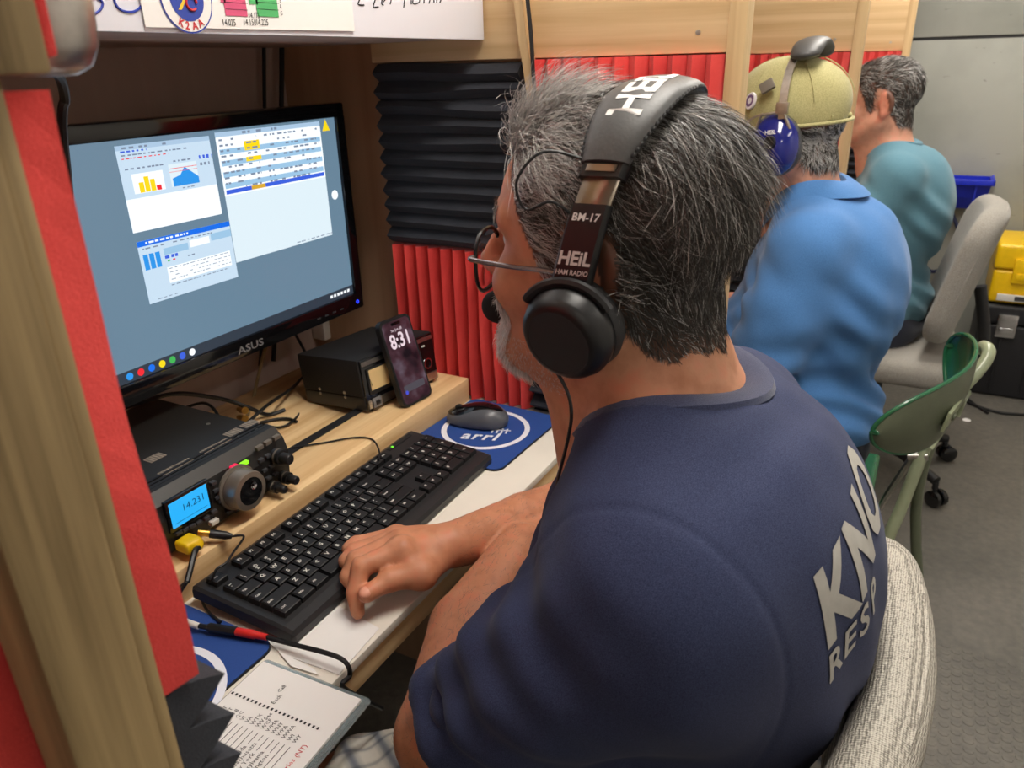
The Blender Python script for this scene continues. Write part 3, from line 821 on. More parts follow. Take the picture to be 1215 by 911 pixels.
for r_, keys in rows:
    x = kx0
    for lg, wu in keys:
        put_key(x, ky0 + r_ * U, wu, lg); x += wu * U
yF = ky0 + 5 * U + .0075
put_key(kx0, yF, 1, 'Esc')
for g_ in range(3):
    for k in range(4): put_key(kx0 + (2 + g_ * 4.5 + k) * U, yF, 1, 'F%d' % (g_ * 4 + k + 1))
nx0 = kx0 + 15.22 * U
for k, lg in enumerate(('Prt', 'Scr', 'Brk')): put_key(nx0 + k * U, yF, 1, lg)
for k, lg in enumerate(('Ins', 'Home', 'PgU')): put_key(nx0 + k * U, ky0 + 4 * U, 1, lg)
for k, lg in enumerate(('Del', 'End', 'PgD')): put_key(nx0 + k * U, ky0 + 3 * U, 1, lg)
put_key(nx0 + U, ky0 + U, 1, '^')
for k, lg in enumerate('<v>'): put_key(nx0 + k * U, ky0, 1, lg)
mx0 = nx0 + 3.22 * U
for k, lg in enumerate(('Num', '/', '*', '-')): put_key(mx0 + k * U, ky0 + 4 * U, 1, lg)
for k, lg in enumerate(('7', '8', '9')): put_key(mx0 + k * U, ky0 + 3 * U, 1, lg)
for k, lg in enumerate(('4', '5', '6')): put_key(mx0 + k * U, ky0 + 2 * U, 1, lg)
for k, lg in enumerate(('1', '2', '3')): put_key(mx0 + k * U, ky0 + U, 1, lg)
put_key(mx0 + 3 * U, ky0 + 2 * U, 1, '+', 2); put_key(mx0 + 3 * U, ky0, 1, 'Ent', 2)
put_key(mx0, ky0, 2, '0'); put_key(mx0 + 2 * U, ky0, 1, '.')

# ---------------------------------------------------------------- notebook with state list
nbk = empty('notebook', (.32, .475, DZ + .006), 'white notebook with printed lists in a clear cover at the desk corner', 'notebook')
m, t, b = nt('clear_cover'); b.inputs['Base Color'].default_value = c4(lin(180, 196, 200)); b.inputs['Roughness'].default_value = .15; b.inputs['Transmission Weight'].default_value = .7; b.inputs['Alpha'].default_value = .6
NR = pz(430, 826, DZ + .010); NT = pz(313, 781, DZ + .010)
yn = (NT - NR); yn.z = 0; wN = yn.length; yn.normalize(); xn = Vector((yn.y, -yn.x, 0))
NM = axes(Vector((NR.x, NR.y, DZ + .0055)), xn, yn, (0, 0, 1))   # origin bottom-right, page extends to -x and +y
NL = .235
MB().prism(rounded_rect(-NL, .004, -.009, wN + .002, .006), -.0010, .0002, NM).build('cover', 'clear_cover', nbk)
MB().prism(rounded_rect(-NL, .002, -.006, wN, .006), .0003, .0009, NM).build('cover', 'clear_cover', nbk)
MB().box(-NL + .002, -.003, -.001, wN - .002, .0010, .0040, 0, 0, NM).build('pages', 'paper', nbk)
mb = MB(); z = .0043
names = ['Vermont', 'Utah', 'Southern New Jersey', 'Quebec', 'Virgin Islands', 'Virginia', 'West Texas', 'West Virginia', 'West Central Florida', 'Western Massachusetts',
         'Western New York', 'Western Pennsylvania', 'Western Washington', 'Wisconsin', 'Wyoming']
codes = ['VT', 'UT', 'SNJ', 'QC', 'VI', 'VA', 'WTX', 'WV', 'WCF', 'WMA', 'WNY', 'WPA', 'WWA', 'WI', 'WY']
rowp = (wN - .034) / 14.5
for i in range(15):
    y = wN - .014 - i * rowp
    vs, fs = text_geo(names[i], .0066, .0, 1); wtx = max(v[0] for v in vs)
    mb.add(vs, fs, 0, False, NM @ Matrix.Translation((-.150, y, z)))
    vs, fs = text_geo(codes[i], .0058, .0, 1)
    mb.add(vs, fs, 0, False, NM @ Matrix.Translation((-.072, y, z)))
    xa = -.150 + wtx + .003
    if xa < -.078: mb.box(xa, -.077, y + .0012, y + .0018, z, z + .0001, 0, 0, NM)
for i in range(22):
    y = wN - .006 - i * (wN - .02) / 21; mb.box(-.0510, -.0480, y, y + .0022, z, z + .0001, 0, 0, NM)
for s, x, y in (('Call', -.030, wN - .048), ('Exch', -.044, wN - .053), ('Sec', -.062, wN - .060)):
    vs, fs = text_geo(s, .0062, .01, 1); mb.add(vs, fs, 0, False, NM @ Matrix.Translation((x, y, z)))
mb.build('printed_text', 'ink_black', nbk)
vs, fs = text_geo('Northern Territories (NT)', .0074, .0, 1)
MB().add(vs, fs, 0, False, NM @ Matrix.Translation((-.150, .0105, z))).build('red_text', 'ink_red', nbk)

# ---------------------------------------------------------------- loose notes
def sheet(pts, z, name, label, group=None, th=.0006):
    P = [pz(x, y, z) for x, y in pts]
    n = len(P); vs = [(p.x, p.y, z) for p in P] + [(p.x, p.y, z - th) for p in P]
    o = MB().add(vs, [tuple(range(n)), tuple(range(n, 2 * n))[::-1]] + [(i, n + i, n + (i + 1) % n, (i + 1) % n) for i in range(n)]).build(name, 'paper', None, label, 'paper', group)
    bm = bmesh.new(); bm.from_mesh(o.data); bmesh.ops.recalc_face_normals(bm, faces=bm.faces[:]); bm.to_mesh(o.data); bm.free(); return o
sheet([(262, 712), (335, 776), (402, 800), (450, 745), (350, 690)], DZ + .0012, 'note_paper', 'white note paper sticking out under the front corner of the keyboard', None, .0008)
sheet([(330, 772), (372, 793), (378, 800), (345, 790)], DZ + .0024, 'note_paper', 'small folded paper slip beside the notebook corner', None, .0008)
# ---------------------------------------------------------------- monitor
MY = .900
mon = empty('monitor', (.775, .95, .785), 'black widescreen monitor showing logging software windows', 'monitor')
mx0, mx1, mz0, mz1 = .494, 1.056, .911, 1.267
sx0, sx1, sz0, sz1 = .514, 1.036, .941, 1.244
MB().box(mx0 + .01, mx1 - .01, MY + .012, MY + .05, mz0 + .012, mz1 - .012, .008).build('back_shell', 'black_plastic', mon)
mb = MB()
mb.box(mx0, mx1, MY - .006, MY + .018, sz1, mz1, .004); mb.box(mx0, mx1, MY - .006, MY + .018, mz0, sz0, .004)
mb.box(mx0, sx0, MY - .006, MY + .018, sz0 - .004, sz1 + .004, .003); mb.box(sx1, mx1, MY - .006, MY + .018, sz0 - .004, sz1 + .004, .003)
mb.build('bezel', 'gloss_black', mon)
MB().box(.715, .835, MY + .05, MY + .062, 1.04, 1.14, .003).build('mount_plate', 'black_plastic', mon)
MB().box(.755, .795, MY + .062, 1.075, 1.075, 1.105, .003).build('mount_arm', 'black_plastic', mon)
MB().box(.725, .825, 1.075, 1.089, 1.03, 1.15, .003).build('wall_bracket', 'black_plastic', mon)
emit('scr_bg', lin(101, 128, 148), .92, .25)
emit('scr_win', lin(192, 214, 232), .95); emit('scr_pale', lin(214, 230, 238), .95); emit('scr_white', lin(236, 242, 246), 1.0)
emit('scr_title', lin(168, 196, 222), .9); emit('scr_blue', lin(20, 104, 220), 1.0); emit('scr_chart', lin(40, 140, 220), 1.0)
emit('scr_stripe', lin(150, 190, 220), .95); emit('scr_sel', lin(56, 92, 208), 1.0); emit('scr_yellow', lin(236, 206, 20), 1.0)
emit('scr_orange', lin(206, 160, 50), 1.0); emit('scr_red', lin(226, 40, 50), 1.0); emit('scr_ink', lin(122, 136, 158), .9)
emit('scr_green', lin(60, 170, 80), 1.0); emit('scr_dark', lin(48, 58, 70), .9)
scr = MB().box(sx0, sx1, MY, MY + .006, sz0, sz1).build('screen', 'scr_bg', mon)
LAYER = [0]
def scr_rect(mb, x0, x1, z0, z1, lay, mi=0):
    Y = MY - .0002 * lay; mb.quad((x0, Y, z0), (x1, Y, z0), (x1, Y, z1), (x0, Y, z1), mi)
class Win:
    def __init__(s, tl, tr, br, bl):
        P = [py(*p, MY) for p in (tl, tr, br, bl)]
        s.x0 = (P[0].x + P[3].x) / 2; s.x1 = (P[1].x + P[2].x) / 2; s.z1 = (P[0].z + P[1].z) / 2; s.z0 = (P[2].z + P[3].z) / 2
    def r(s, u0, v0, u1, v1, mat, lay, name='screen_block'):
        mb = MB(); s.add(mb, u0, v0, u1, v1, lay); return mb.build(name, mat, scr)
    def add(s, mb, u0, v0, u1, v1, lay):
        W_, H_ = s.x1 - s.x0, s.z1 - s.z0
        scr_rect(mb, s.x0 + u0 * W_, s.x0 + u1 * W_, s.z1 - v1 * H_, s.z1 - v0 * H_, lay)
    def dashes(s, mb, u0, u1, v, h, lay, fill=.6, rg=random.Random(3)):
        u = u0
        while u < u1:
            w_ = rg.uniform(.015, .05)
            if rg.random() < fill + .2: s.add(mb, u, v, min(u + w_, u1), v + h, lay)
            u += w_ + rg.uniform(.008, .03)
W1 = Win((135, 175), (247.5, 160), (263, 252.5), (158.5, 278))
W1.r(0, 0, 1, 1, 'scr_win', 1, 'app_window'); W1.r(0, 0, 1, .055, 'scr_title', 2); W1.r(0, .61, 1, 1, 'scr_white', 2)
W1.r(.10, .33, .42, .56, 'scr_white', 2)
for i, (h_, mt) in enumerate(((.12, 'scr_yellow'), (.18, 'scr_yellow'), (.14, 'scr_yellow'), (.06, 'scr_red'))):
    W1.r(.155 + i * .058, .555 - h_, .205 + i * .058, .555, mt, 3, 'chart_bar')
W1.r(.49, .28, .80, .55, 'scr_pale', 2)
a = W1; W_, H_ = a.x1 - a.x0, a.z1 - a.z0
mb = MB(); Y = MY - .0007
mb.add([(a.x0 + u * W_, Y, a.z1 - v * H_) for u, v in ((.51, .55), (.80, .55), (.80, .47), (.66, .33), (.60, .42), (.51, .45))], [(0, 1, 2, 3, 4, 5)]); mb.build('chart_area', 'scr_chart', scr)
mb = MB(); a.add(mb, .49, .33, .80, .337, 4); a.add(mb, .49, .37, .80, .375, 4); a.dashes(mb, .04, .52, .145, .012, 4, .9); mb.build('red_lines', 'scr_red', scr, kind='stuff')
mb = MB(); a.dashes(mb, .06, .55, .02, .022, 4); a.dashes(mb, .04, .72, .105, .016, 4, .9); a.dashes(mb, .05, .44, .26, .018, 4); a.dashes(mb, .55, .75, .24, .018, 4); a.dashes(mb, .84, .97, .31, .035, 4, .9); a.dashes(mb, .60, .76, .575, .012, 4)
mb.build('text_lines', 'scr_ink', scr, kind='stuff')
mb = MB(); a.dashes(mb, .04, .30, .062, .02, 4, .9); a.dashes(mb, .84, .99, .22, .045, 4, 1); mb.build('blue_text', 'scr_sel', scr, kind='stuff')
W2 = Win((253, 159.5), (377.5, 142.5), (395, 277), (282, 312.5))
a = W2; a.r(0, 0, 1, 1, 'scr_pale', 1, 'app_window'); a.r(0, 0, 1, .035, 'scr_title', 2); a.r(0, .035, 1, .475, 'scr_white', 2)
for i in range(4): a.r(.015, .125 + i * .085, .985, .165 + i * .085, 'scr_stripe', 3, 'table_stripe')
a.r(.015, .43, .985, .462, 'scr_sel', 3, 'table_stripe')
a.r(.23, .085, .37, .155, 'scr_yellow', 4); a.r(.23, .205, .37, .24, 'scr_yellow', 4); a.r(.24, .43, .37, .462, 'scr_orange', 4)
mb = MB()
a.dashes(mb, .04, .6, .008, .018, 5)
for i in range(10):
    v = .05 + i * .0405
    a.dashes(mb, .02, .20, v, .014, 5, .5); a.dashes(mb, .25, .35, v, .014, 5, .6); a.dashes(mb, .42, .96, v, .014, 5, .4)
a.dashes(mb, .6, 1.0, .975, .008, 5)
mb.build('text_lines', 'scr_ink', scr, kind='stuff')
W3 = Win((161, 288), (270.5, 262), (283, 328), (178, 361))
a = W3; a.r(0, 0, 1, 1, 'scr_win', 3, 'app_window'); a.r(0, 0, 1, .085, 'scr_blue', 4); a.r(.0, .19, .20, .45, 'scr_win', 4)
for i in range(3): a.r(.03 + i * .06, .215, .077 + i * .06, .46, 'scr_chart', 5, 'button_block')
a.r(.24, .19, .50, .30, 'scr_stripe', 4); a.r(.52, .165, .74, .28, 'scr_white', 5, 'entry_field'); a.r(.76, .14, 1, .26, 'scr_stripe', 4)
a.r(.24, .50, .95, .76, 'scr_white', 4)
a.r(.26, .385, .285, .41, 'scr_green', 5); a.r(.315, .385, .34, .41, 'scr_red', 5)
mb = MB(); a.dashes(mb, .04, .8, .115, .02, 5); a.dashes(mb, .40, .58, .39, .02, 5)
for r_ in range(4): a.dashes(mb, .26, .94, .52 + r_ * .06, .012, 6, .7)
a.dashes(mb, .25, .9, .79, .015, 5, .8); a.dashes(mb, .03, .3, .95, .012, 5)
mb.build('text_lines', 'scr_ink', scr, kind='stuff')
mb = MB(); a.dashes(mb, .24, .40, .31, .05, 5, 1); mb.build('blue_text', 'scr_sel', scr, kind='stuff')
mb = MB(); a.dashes(mb, .08, .55, .025, .03, 5, 1); mb.build('title_text', 'scr_white', scr, kind='stuff')
# desktop icons and task bar
mb = MB(); p = py(386, 149, MY); Y = MY - .0006
mb.add([(p.x - .009, Y, p.z - .008), (p.x + .009, Y, p.z - .008), (p.x, Y, p.z + .010)], [(0, 1, 2)]); mb.build('desktop_icon', 'scr_yellow', scr)
mb = MB(); p = py(397, 231, MY); mb.lathe([(0, .0), (.008, .0)], 16, axes((p.x, Y, p.z), (1, 0, 0), (0, 0, 1), (0, -1, 0)), cap=False); mb.build('desktop_icon', 'scr_white', scr)
mb = MB(); scr_rect(mb, sx0, sx1, sz0, sz0 + .016, 1); mb.build('task_bar', 'scr_dark', scr)
for x, mt in ((.575, 'scr_chart'), (.592, 'scr_red'), (.609, 'scr_blue'), (.626, 'scr_yellow'), (.643, 'scr_green'), (.660, 'scr_sel'), (.677, 'scr_white')):
    mb = MB(); mb.lathe([(0, .0), (.0052, .0)], 14, axes((x, MY - .0006, sz0 + .008), (1, 0, 0), (0, 0, 1), (0, -1, 0)), cap=False); mb.build('task_icon', mt, scr)
mb = MB(); w_ = Win((400, 352), (417, 346), (418, 350), (401, 357))
for k in range(6): scr_rect(mb, .975 + k * .009, .981 + k * .009, sz0 + .006, sz0 + .011, 3)
mb.build('clock_text', 'scr_white', scr, kind='stuff')
vs, fs = text_geo('ASUS', .020, .02)
MB().add(vs, fs, 0, False, axes((.752, MY - .0066, sz0 - .0215), (1.15, 0, 0), (0, 0, .8), (0, -1, 0))).build('maker_lettering', 'mid_grey', mon)
emit('led_blue', lin(40, 60, 255), 2.0)
MB().lathe([(.0022, 0), (.0034, 0), (.0034, .0006), (.0022, .0006)], 18, axes((1.038, MY - .0062, .925), (1, 0, 0), (0, 0, 1), (0, -1, 0)), cap=False).build('power_light', 'led_blue', mon)
for k in range(4): MB().box(.93 + k * .020, .938 + k * .020, MY - .0068, MY - .006, .922, .9245).build('menu_button', 'dark_grey', mon)

# ---------------------------------------------------------------- transceiver
plain('radio_black', lin(34, 33, 32), .45, bmp=.05, nscale=600)
plain('radio_grey', lin(112, 104, 94), .55); plain('vent_grey', lin(150, 140, 128), .6)
emit('lcd_blue', lin(40, 170, 240), .95, .3)
plain('lcd_ink', lin(16, 92, 150), .6)
plain('knob_metal', lin(150, 140, 128), .38, .6)
rd = empty('radio', (.55, .73, .786), 'black ham radio transceiver with blue display and large tuning knob', 'radio')
RX0, RX1, RY, RYB, RZ0, RZ1 = .440, .664, .728, .985, .7885, .868
MB().box(RX0 + .003, RX1 - .003, RY + .02, RYB, RZ0, RZ1, .004).build('case', 'radio_black', rd)
# front panel with sloped upper lip
mb = MB(); pr = [(RY + .022, RZ0 + .002), (RY, RZ0 + .004), (RY - .004, RZ0 + .05), (RY + .002, RZ1 - .012), (RY + .016, RZ1 + .001), (RY + .030, RZ1 + .0015)]
n = len(pr); vs = [(x, y, z) for x in (RX0, RX1) for y, z in pr]
mb.add(vs, [tuple(range(n)), tuple(range(n, 2 * n))[::-1]] + [(k, n + k, n + (k + 1) % n, (k + 1) % n) for k in range(n)])
fp = mb.build('front_panel', 'radio_black', rd)
for yy in (.752, .760, .768): MB().box(RX0 + .004, RX1 - .004, yy, yy + .004, RZ1 + .0002, RZ1 + .0016).build('top_ridge', 'black_plastic', rd)
FY = RY - .0045
def fpnt(x, y, off=0): 
    p = py(x, y, FY - off); return p
def fbox(mb, x, y, w, h, d, off=0.0, bev=0.0, mi=0):
    p = fpnt(x, y, off); mb.box(p.x - w / 2, p.x + w / 2, FY - off - d, FY - off + .004, p.z - h / 2, p.z + h / 2, bev, mi)
def Fcyl(x, y, prof, off=0.0, n=28):
    p = fpnt(x, y, off); return axes((p.x, FY - off, p.z), (1, 0, 0), (0, 0, 1), (0, -1, 0))
pa_, pb_ = fpnt(197, 596), fpnt(249, 603)
d0, d1 = py(200, 609, FY), py(246, 590, FY)
dz0 = py(227, 614, FY).z; dz1 = py(220, 586, FY).z
MB().box(d0.x - .004, d1.x + .004, FY - .002, FY + .004, dz0 - .004, dz1 + .004, .001).build('display_bezel', 'gloss_black', rd)
MB().box(d0.x, d1.x, FY - .0026, FY, dz0, dz1, .0008).build('display', 'lcd_blue', rd)
mb = MB()
vs, fs = text_geo('14.231', .0125, .0); mb.add(vs, fs, 0, False, axes((d0.x + .016, FY - .0029, (dz0 + dz1) / 2 - .001), (1, 0, 0), (0, 0, 1), (0, -1, 0)))
mb.box(d0.x + .004, d1.x - .004, FY - .0029, FY - .0027, dz0 + .005, dz0 + .0055); mb.build('display_digits', 'lcd_ink', rd)
kc = fpnt(293, 581, .018)
MK = axes((kc.x, FY, kc.z), (1, 0, 0), (0, 0, 1), (0, -1, 0))
MB().lathe([(.0005, 0), (.030, 0), (.030, .003), (.0265, .004), (.0265, .006)], 40, MK, cap=False).build('knob_skirt', 'radio_grey', rd)
kn = MB().lathe([(.0262, .004), (.0262, .022), (.0250, .025), (.0185, .026), (.0185, .0255)], 48, MK, cap=False).build('tuning_knob', 'knob_metal', rd)
MB().lathe([(.0005, .0250), (.0185, .0252)], 40, MK, cap=False).build('knob_face', 'gloss_black', kn)
MB().lathe([(.0005, .0246), (.0030, .0254), (.0048, .0272)], 16, MK @ Matrix.Translation((.0045, .006, 0)), cap=False).build('finger_dimple', 'chrome', kn)
emit('led_red', lin(230, 20, 70), 1.2); emit('led_lime', lin(140, 230, 30), 1.2)
mb = MB(); fbox(mb, 278, 553.5, .010, .004, .002, 0, .001); mb.build('status_light', 'led_red', rd)
mb = MB(); fbox(mb, 290.5, 549.5, .011, .0045, .002, 0, .001); mb.build('status_light', 'led_lime', rd)
for x, y in ((308, 531), (318, 525), (328, 519)):
    mb = MB(); fbox(mb, x, y, .011, .0055, .0022, 0, .0008); mb.build('button', 'radio_grey', rd)
for x, y in ((310, 546), (318, 541), (314, 558), (322, 553), (319, 567), (327, 562), (253, 573), (256, 582), (262, 594), (258, 590), (236, 620), (228, 624), (220, 628), (245, 615), (254, 607), (212, 632), (272, 607), (281, 605)):
    mb = MB(); fbox(mb, x, y, .008, .0045, .0022, 0, .0007); mb.build('button', 'dark_grey', rd)
for x, y, r_, h_ in ((329, 541, .0105, .015), (338, 566, .0085, .014), (325, 577, .0080, .013)):
    M2 = Fcyl(x, y, None, .004)
    k2 = MB().lathe([(.0005, -.004), (r_, -.004), (r_, h_ * .6), (r_ * .95, h_ * .62), (r_ * .72, h_ * .62), (r_ * .72, h_ * 1.5), (r_ * .6, h_ * 1.6), (.0005, h_ * 1.6)], 24, M2, cap=False).build('small_knob', 'black_plastic', rd)
    MB().lathe([(r_ * 1.01, h_ * .05), (r_ * 1.01, h_ * .25)], 24, M2, cap=False).build('knob_band', 'radio_grey', k2)
mb = MB(); fbox(mb, 254, 619, .012, .006, .003, 0, .001); mb.build('button', 'white_plastic', rd)
for x, y in ((201, 559), (219, 550), (250, 533.5), (266, 525.5), (277, 513), (184, 543), (296, 503)):
    c_ = pz(x, y, RZ1); mb = MB(); mb.box(c_.x - .0115, c_.x + .0115, c_.y - .008, c_.y + .008, RZ1 - .002, RZ1 + .0006)
    v_ = mb.build('vent', 'vent_grey', rd)
    for k in range(5): MB().box(c_.x - .010 + k * .0044, c_.x - .0082 + k * .0044, c_.y - .007, c_.y + .007, RZ1 + .0004, RZ1 + .0009).build('slot', 'radio_grey', v_)
for x, y in ((240, 542), (247, 503), (303, 509), (284, 518)):
    c_ = pz(x, y, RZ1); MB().lathe([(.0028, 0), (.0028, .0008), (.0005, .0010)], 10, Matrix.Translation((c_.x, c_.y, RZ1)), cap=False).build('screw', 'screw_metal', rd)
for x in (RX0 + .02, RX1 - .02):
    for y in (.748,): MB().lathe([(.009, 0), (.009, .005)], 14, Matrix.Translation((x, y, RZ0 - .0045))).build('foot', 'rubber', rd)
    MB().lathe([(.009, 0), (.009, .020)], 14, Matrix.Translation((x, .93, RZ0 - .0195))).build('foot', 'rubber', rd)

# ---------------------------------------------------------------- power supply
ax = Vector((.990, -.14, 0)).normalized(); pt_ = math.radians(7)
ay = Vector((-ax.y, ax.x, 0)) * math.cos(pt_) - Vector((0, 0, 1)) * math.sin(pt_); az = ax.cross(ay)
psu = empty('power_supply', (.97, .80, .785), 'black metal bench power supply box with analog meter behind the phone', 'power supply')
PM = axes(Vector((.889, .768, .7895)), ax, ay, az)
PW, PD, PH = .178, .160, .090
MB().box(0, PW, .004, PD, 0.0, .024, .002, 0, PM).build('chassis', 'black_plastic', psu)
MB().box(-.001, PW + .001, .004, PD, .0245, PH, .003, 0, PM).build('cover', 'matte_black', psu)
MB().box(0.002, PW - .002, 0, .004, .002, PH - .002, .001, 0, PM).build('front_plate', 'gloss_black', psu)
MB().box(.004, PW - .004, -.0015, 0, PH - .012, PH - .005, 0, 0, PM).build('trim_band', 'steel', psu)
MB().box(.004, PW - .004, -.0015, 0, .004, .018, 0, 0, PM).build('trim_band', 'steel', psu)
m_ = MB().box(.010, .060, -.003, 0, .026, .072, .0015, 0, PM).build('meter', 'black_plastic', psu)
plain('meter_face', lin(226, 196, 140), .35)
MB().box(.014, .056, -.0034, -.003, .034, .069, 0, 0, PM).build('meter_face', 'meter_face', m_)
MB().box(.026, .0268, -.0038, -.0034, .036, .060, 0, 0, PM @ Matrix.Rotation(-.25, 4, 'Y')).build('needle', 'ink_black', m_)
MB().box(.012, .030, -.004, -.001, .003, .020, .001, 0, PM).build('switch_plate', 'mid_grey', psu)
MB().box(.017, .025, -.007, -.004, .008, .015, .001, 0, PM).build('rocker_switch', 'black_plastic', psu)
for x, z, w_ in ((.128, .068, .008), (.146, .068, .008), (.128, .054, .006), (.128, .042, .010)):
    MB().box(x, x + w_, -.0006, 0, z, z + .003, 0, 0, PM).build('label_mark', 'white_plastic', psu)
MB().lathe([(.0075, -.003), (.010, -.003), (.010, .0005), (.0075, .0005)], 24, PM @ axes((.155, -.001, .036), (1, 0, 0), (0, 0, 1), (0, -1, 0)), cap=False).build('socket_ring', 'chrome', psu)
for y in (.05, .115):
    for z in (.022, .030): MB().lathe([(.0028, 0), (.0028, .001), (.0008, .002)], 10, PM @ axes((-.001, y, z), (0, 1, 0), (0, 0, 1), (-1, 0, 0))).build('screw', 'screw_metal', psu)
for x in (.015, PW - .015): 
    MB().lathe([(.006, -.0042), (.006, 0)], 12, PM @ Matrix.Translation((x, .012, 0))).build('foot', 'rubber', psu)

# ---------------------------------------------------------------- phone leaning on it
ph = empty('phone', (.965, .725, .785), 'black smartphone showing 8:31, leaning on the power supply', 'phone')
bl = Vector((.930, .724, .7865)); br = Vector((1.003, .716, .7865))
ux = (br - bl).normalized(); back = Vector((-ux.y, ux.x, 0)); ln = math.radians(17)
uy = Vector((0, 0, 1)) * math.cos(ln) + back * math.sin(ln); uz = ux.cross(uy)
HM = axes(bl, ux, uy, uz)
pw, phh, pt = .0745, .151, .0105
MB().prism(rounded_rect(0, pw, 0, phh, .012), -pt, 0, HM).build('case', 'black_plastic', ph)
MB().prism(rounded_rect(.0012, pw - .0012, .0012, phh - .0012, .011), 0, .0008, HM).build('case_rim', 'matte_black', ph)
m, t, b = nt('phone_screen'); v = coords(t); n1 = N(t, 'ShaderNodeTexNoise', inp={'Scale': 26, 'Detail': 3}); L(t, v, n1.inputs['Vector'])
r = ramp(t, [(.35, lin(34, 22, 30)), (.52, lin(84, 52, 62)), (.7, lin(120, 104, 118))]); L(t, n1.outputs[0], r.inputs[0]); L(t, r.outputs[0], b.inputs['Emission Color'])
b.inputs['Emission Strength'].default_value = .55; b.inputs['Base Color'].default_value = (.005, .005, .005, 1); b.inputs['Roughness'].default_value = .12
sc_ = MB().prism(rounded_rect(.0045, pw - .0045, .0045, phh - .0045, .009), .0008, .0011, HM).build('screen', 'phone_screen', ph)
MB().prism(rounded_rect(pw / 2 - .011, pw / 2 + .011, phh - .0125, phh - .0075, .0024, 4), .0011, .0014, HM).build('camera_cutout', 'gloss_black', sc_)
emit('phone_white', lin(226, 206, 214), .9)
vs, fs = text_geo('8:31', .030, .02); MB().add(vs, fs, 0, False, HM @ Matrix.Translation((.0125, phh - .050, .0015)) @ Matrix.Scale(.98, 4, (1, 0, 0)) @ Matrix.Scale(1.15, 4, (0, 1, 0))).build('clock_digits', 'phone_white', sc_)
vs, fs = text_geo('Sat Jun 28', .0065, .0); MB().add(vs, fs, 0, False, HM @ Matrix.Translation((.022, phh - .022, .0015))).build('date_text', 'phone_white', sc_)
emit('phone_blue', lin(70, 80, 210), .8); emit('phone_note', lin(96, 92, 102), .5)
MB().prism(rounded_rect(.012, pw - .012, .024, .036, .003, 3), .0011, .0013, HM).build('notification', 'phone_note', sc_)
MB().lathe([(0, .0015), (.0035, .0015)], 14, HM @ Matrix.Translation((.016, .024, 0)), cap=False).build('flashlight_button', 'phone_blue', sc_)
MB().box(pw - .0005, pw + .0008, .085, .105, -.007, -.004, 0, 0, HM).build('side_button', 'dark_grey', ph)

# ---------------------------------------------------------------- cables and plugs
def cable(pts, r, label, mat='cable_black', name='cable', n=7, group=None):
    return MB().tube(smooth_path(pts, n), r, 8).build(name, mat, None, label, 'cable', group)
RZ = .769
cable([py(130, 490, .93), py(165, 478, .95), py(210, 467, .97), py(262, 473, .97), (.80, .95, .80), pz(318, 492, RZ + .004), pz(338, 486, RZ + .004)], .0035, 'thick black cable arching behind the radio below the monitor')
cable([pz(185, 500, .80), py(240, 478, .99), pz(262, 500, RZ + .05), (.74, .97, .775), pz(330, 497, RZ + .004), pz(352, 500, RZ + .004)], .0025, 'thin black cable looping between the radio and the power supply')
cable([py(334, 130 - 110, 1.07), py(334, 120, 1.07), py(330, 300, 1.075), (.98, 1.07, .80)], .0045, 'right black cable of the pair hanging down the back wall')
cable([py(313, 20, 1.075), py(314, 125, 1.075), py(318, 300, 1.075), (.95, 1.075, .80)], .0035, 'left black cable of the pair hanging down the back wall')
cable([py(62, 82, .62), py(72, 95, .64), py(77, 118, .66), py(74, 150, .67), (.44, .74, 1.16), (.43, .86, 1.0), (.425, 1.03, .86), (.43, 1.05, .79)], .004, 'black lamp cord dropping behind the left end of the monitor')
cable([py(318, 400, 1.04), py(308, 440, 1.04), py(299, 478, 1.03), pz(294, 492, RZ + .004)], .003, 'tan brown cable hanging below the middle of the monitor', 'pine_old')
cable([py(410, 350, 1.05), py(418, 368, 1.05), py(424, 392, 1.03), (1.05, 1.0, .80)], .003, 'yellow cable behind the right corner of the monitor', 'yellow_plastic')
cable([pz(290, 505, RZ + .03), pz(318, 480, RZ + .045), py(352, 455, 1.0), py(365, 425, 1.04), (1.0, 1.075, .93)], .0028, 'black cord rising behind the left side of the power supply')
cable([pz(300, 500, RZ + .01), pz(330, 507, RZ + .004), pz(350, 497, RZ + .004), py(362, 478, .955)], .002, 'thin black wire on the planks left of the power supply')
cable([pz(347, 531, .7875), pz(385, 525, .7875), pz(420, 519, .7875), pz(441, 521, .7875), pz(450, 535, .7875), pz(449, 546, .787)], .0014, 'thin black wire curving over the plank to the keyboard')
for k, (x, y, z) in enumerate(((291, 487, RZ + .03), (291, 497, RZ + .022))):
    p = pz(x, y, z); tagk(MB().lathe([(.0005, 0), (.006, 0), (.006, .02), (.004, .022), (.004, .03), (.0005, .03)], 14, zto(p, (.3, .8, -.2)), cap=False).build('brass_plug', 'gold'), ('upper' if k == 0 else 'lower') + ' brass connector plug behind the radio', 'plug')
ow = empty('outlet_box', (1.0, 1.07, .85), 'white outlet box on the back wall between monitor and power supply', 'outlet')
p = py(395, 400, 1.07); MB().box(p.x - .04, p.x + .03, 1.055, 1.0895, .80, .91, .004).build('box', 'white_plastic', ow)
for dz in (.835, .872): MB().box(p.x - .02, p.x + .01, 1.053, 1.0555, dz, dz + .022, .002).build('socket', 'mid_grey', ow)
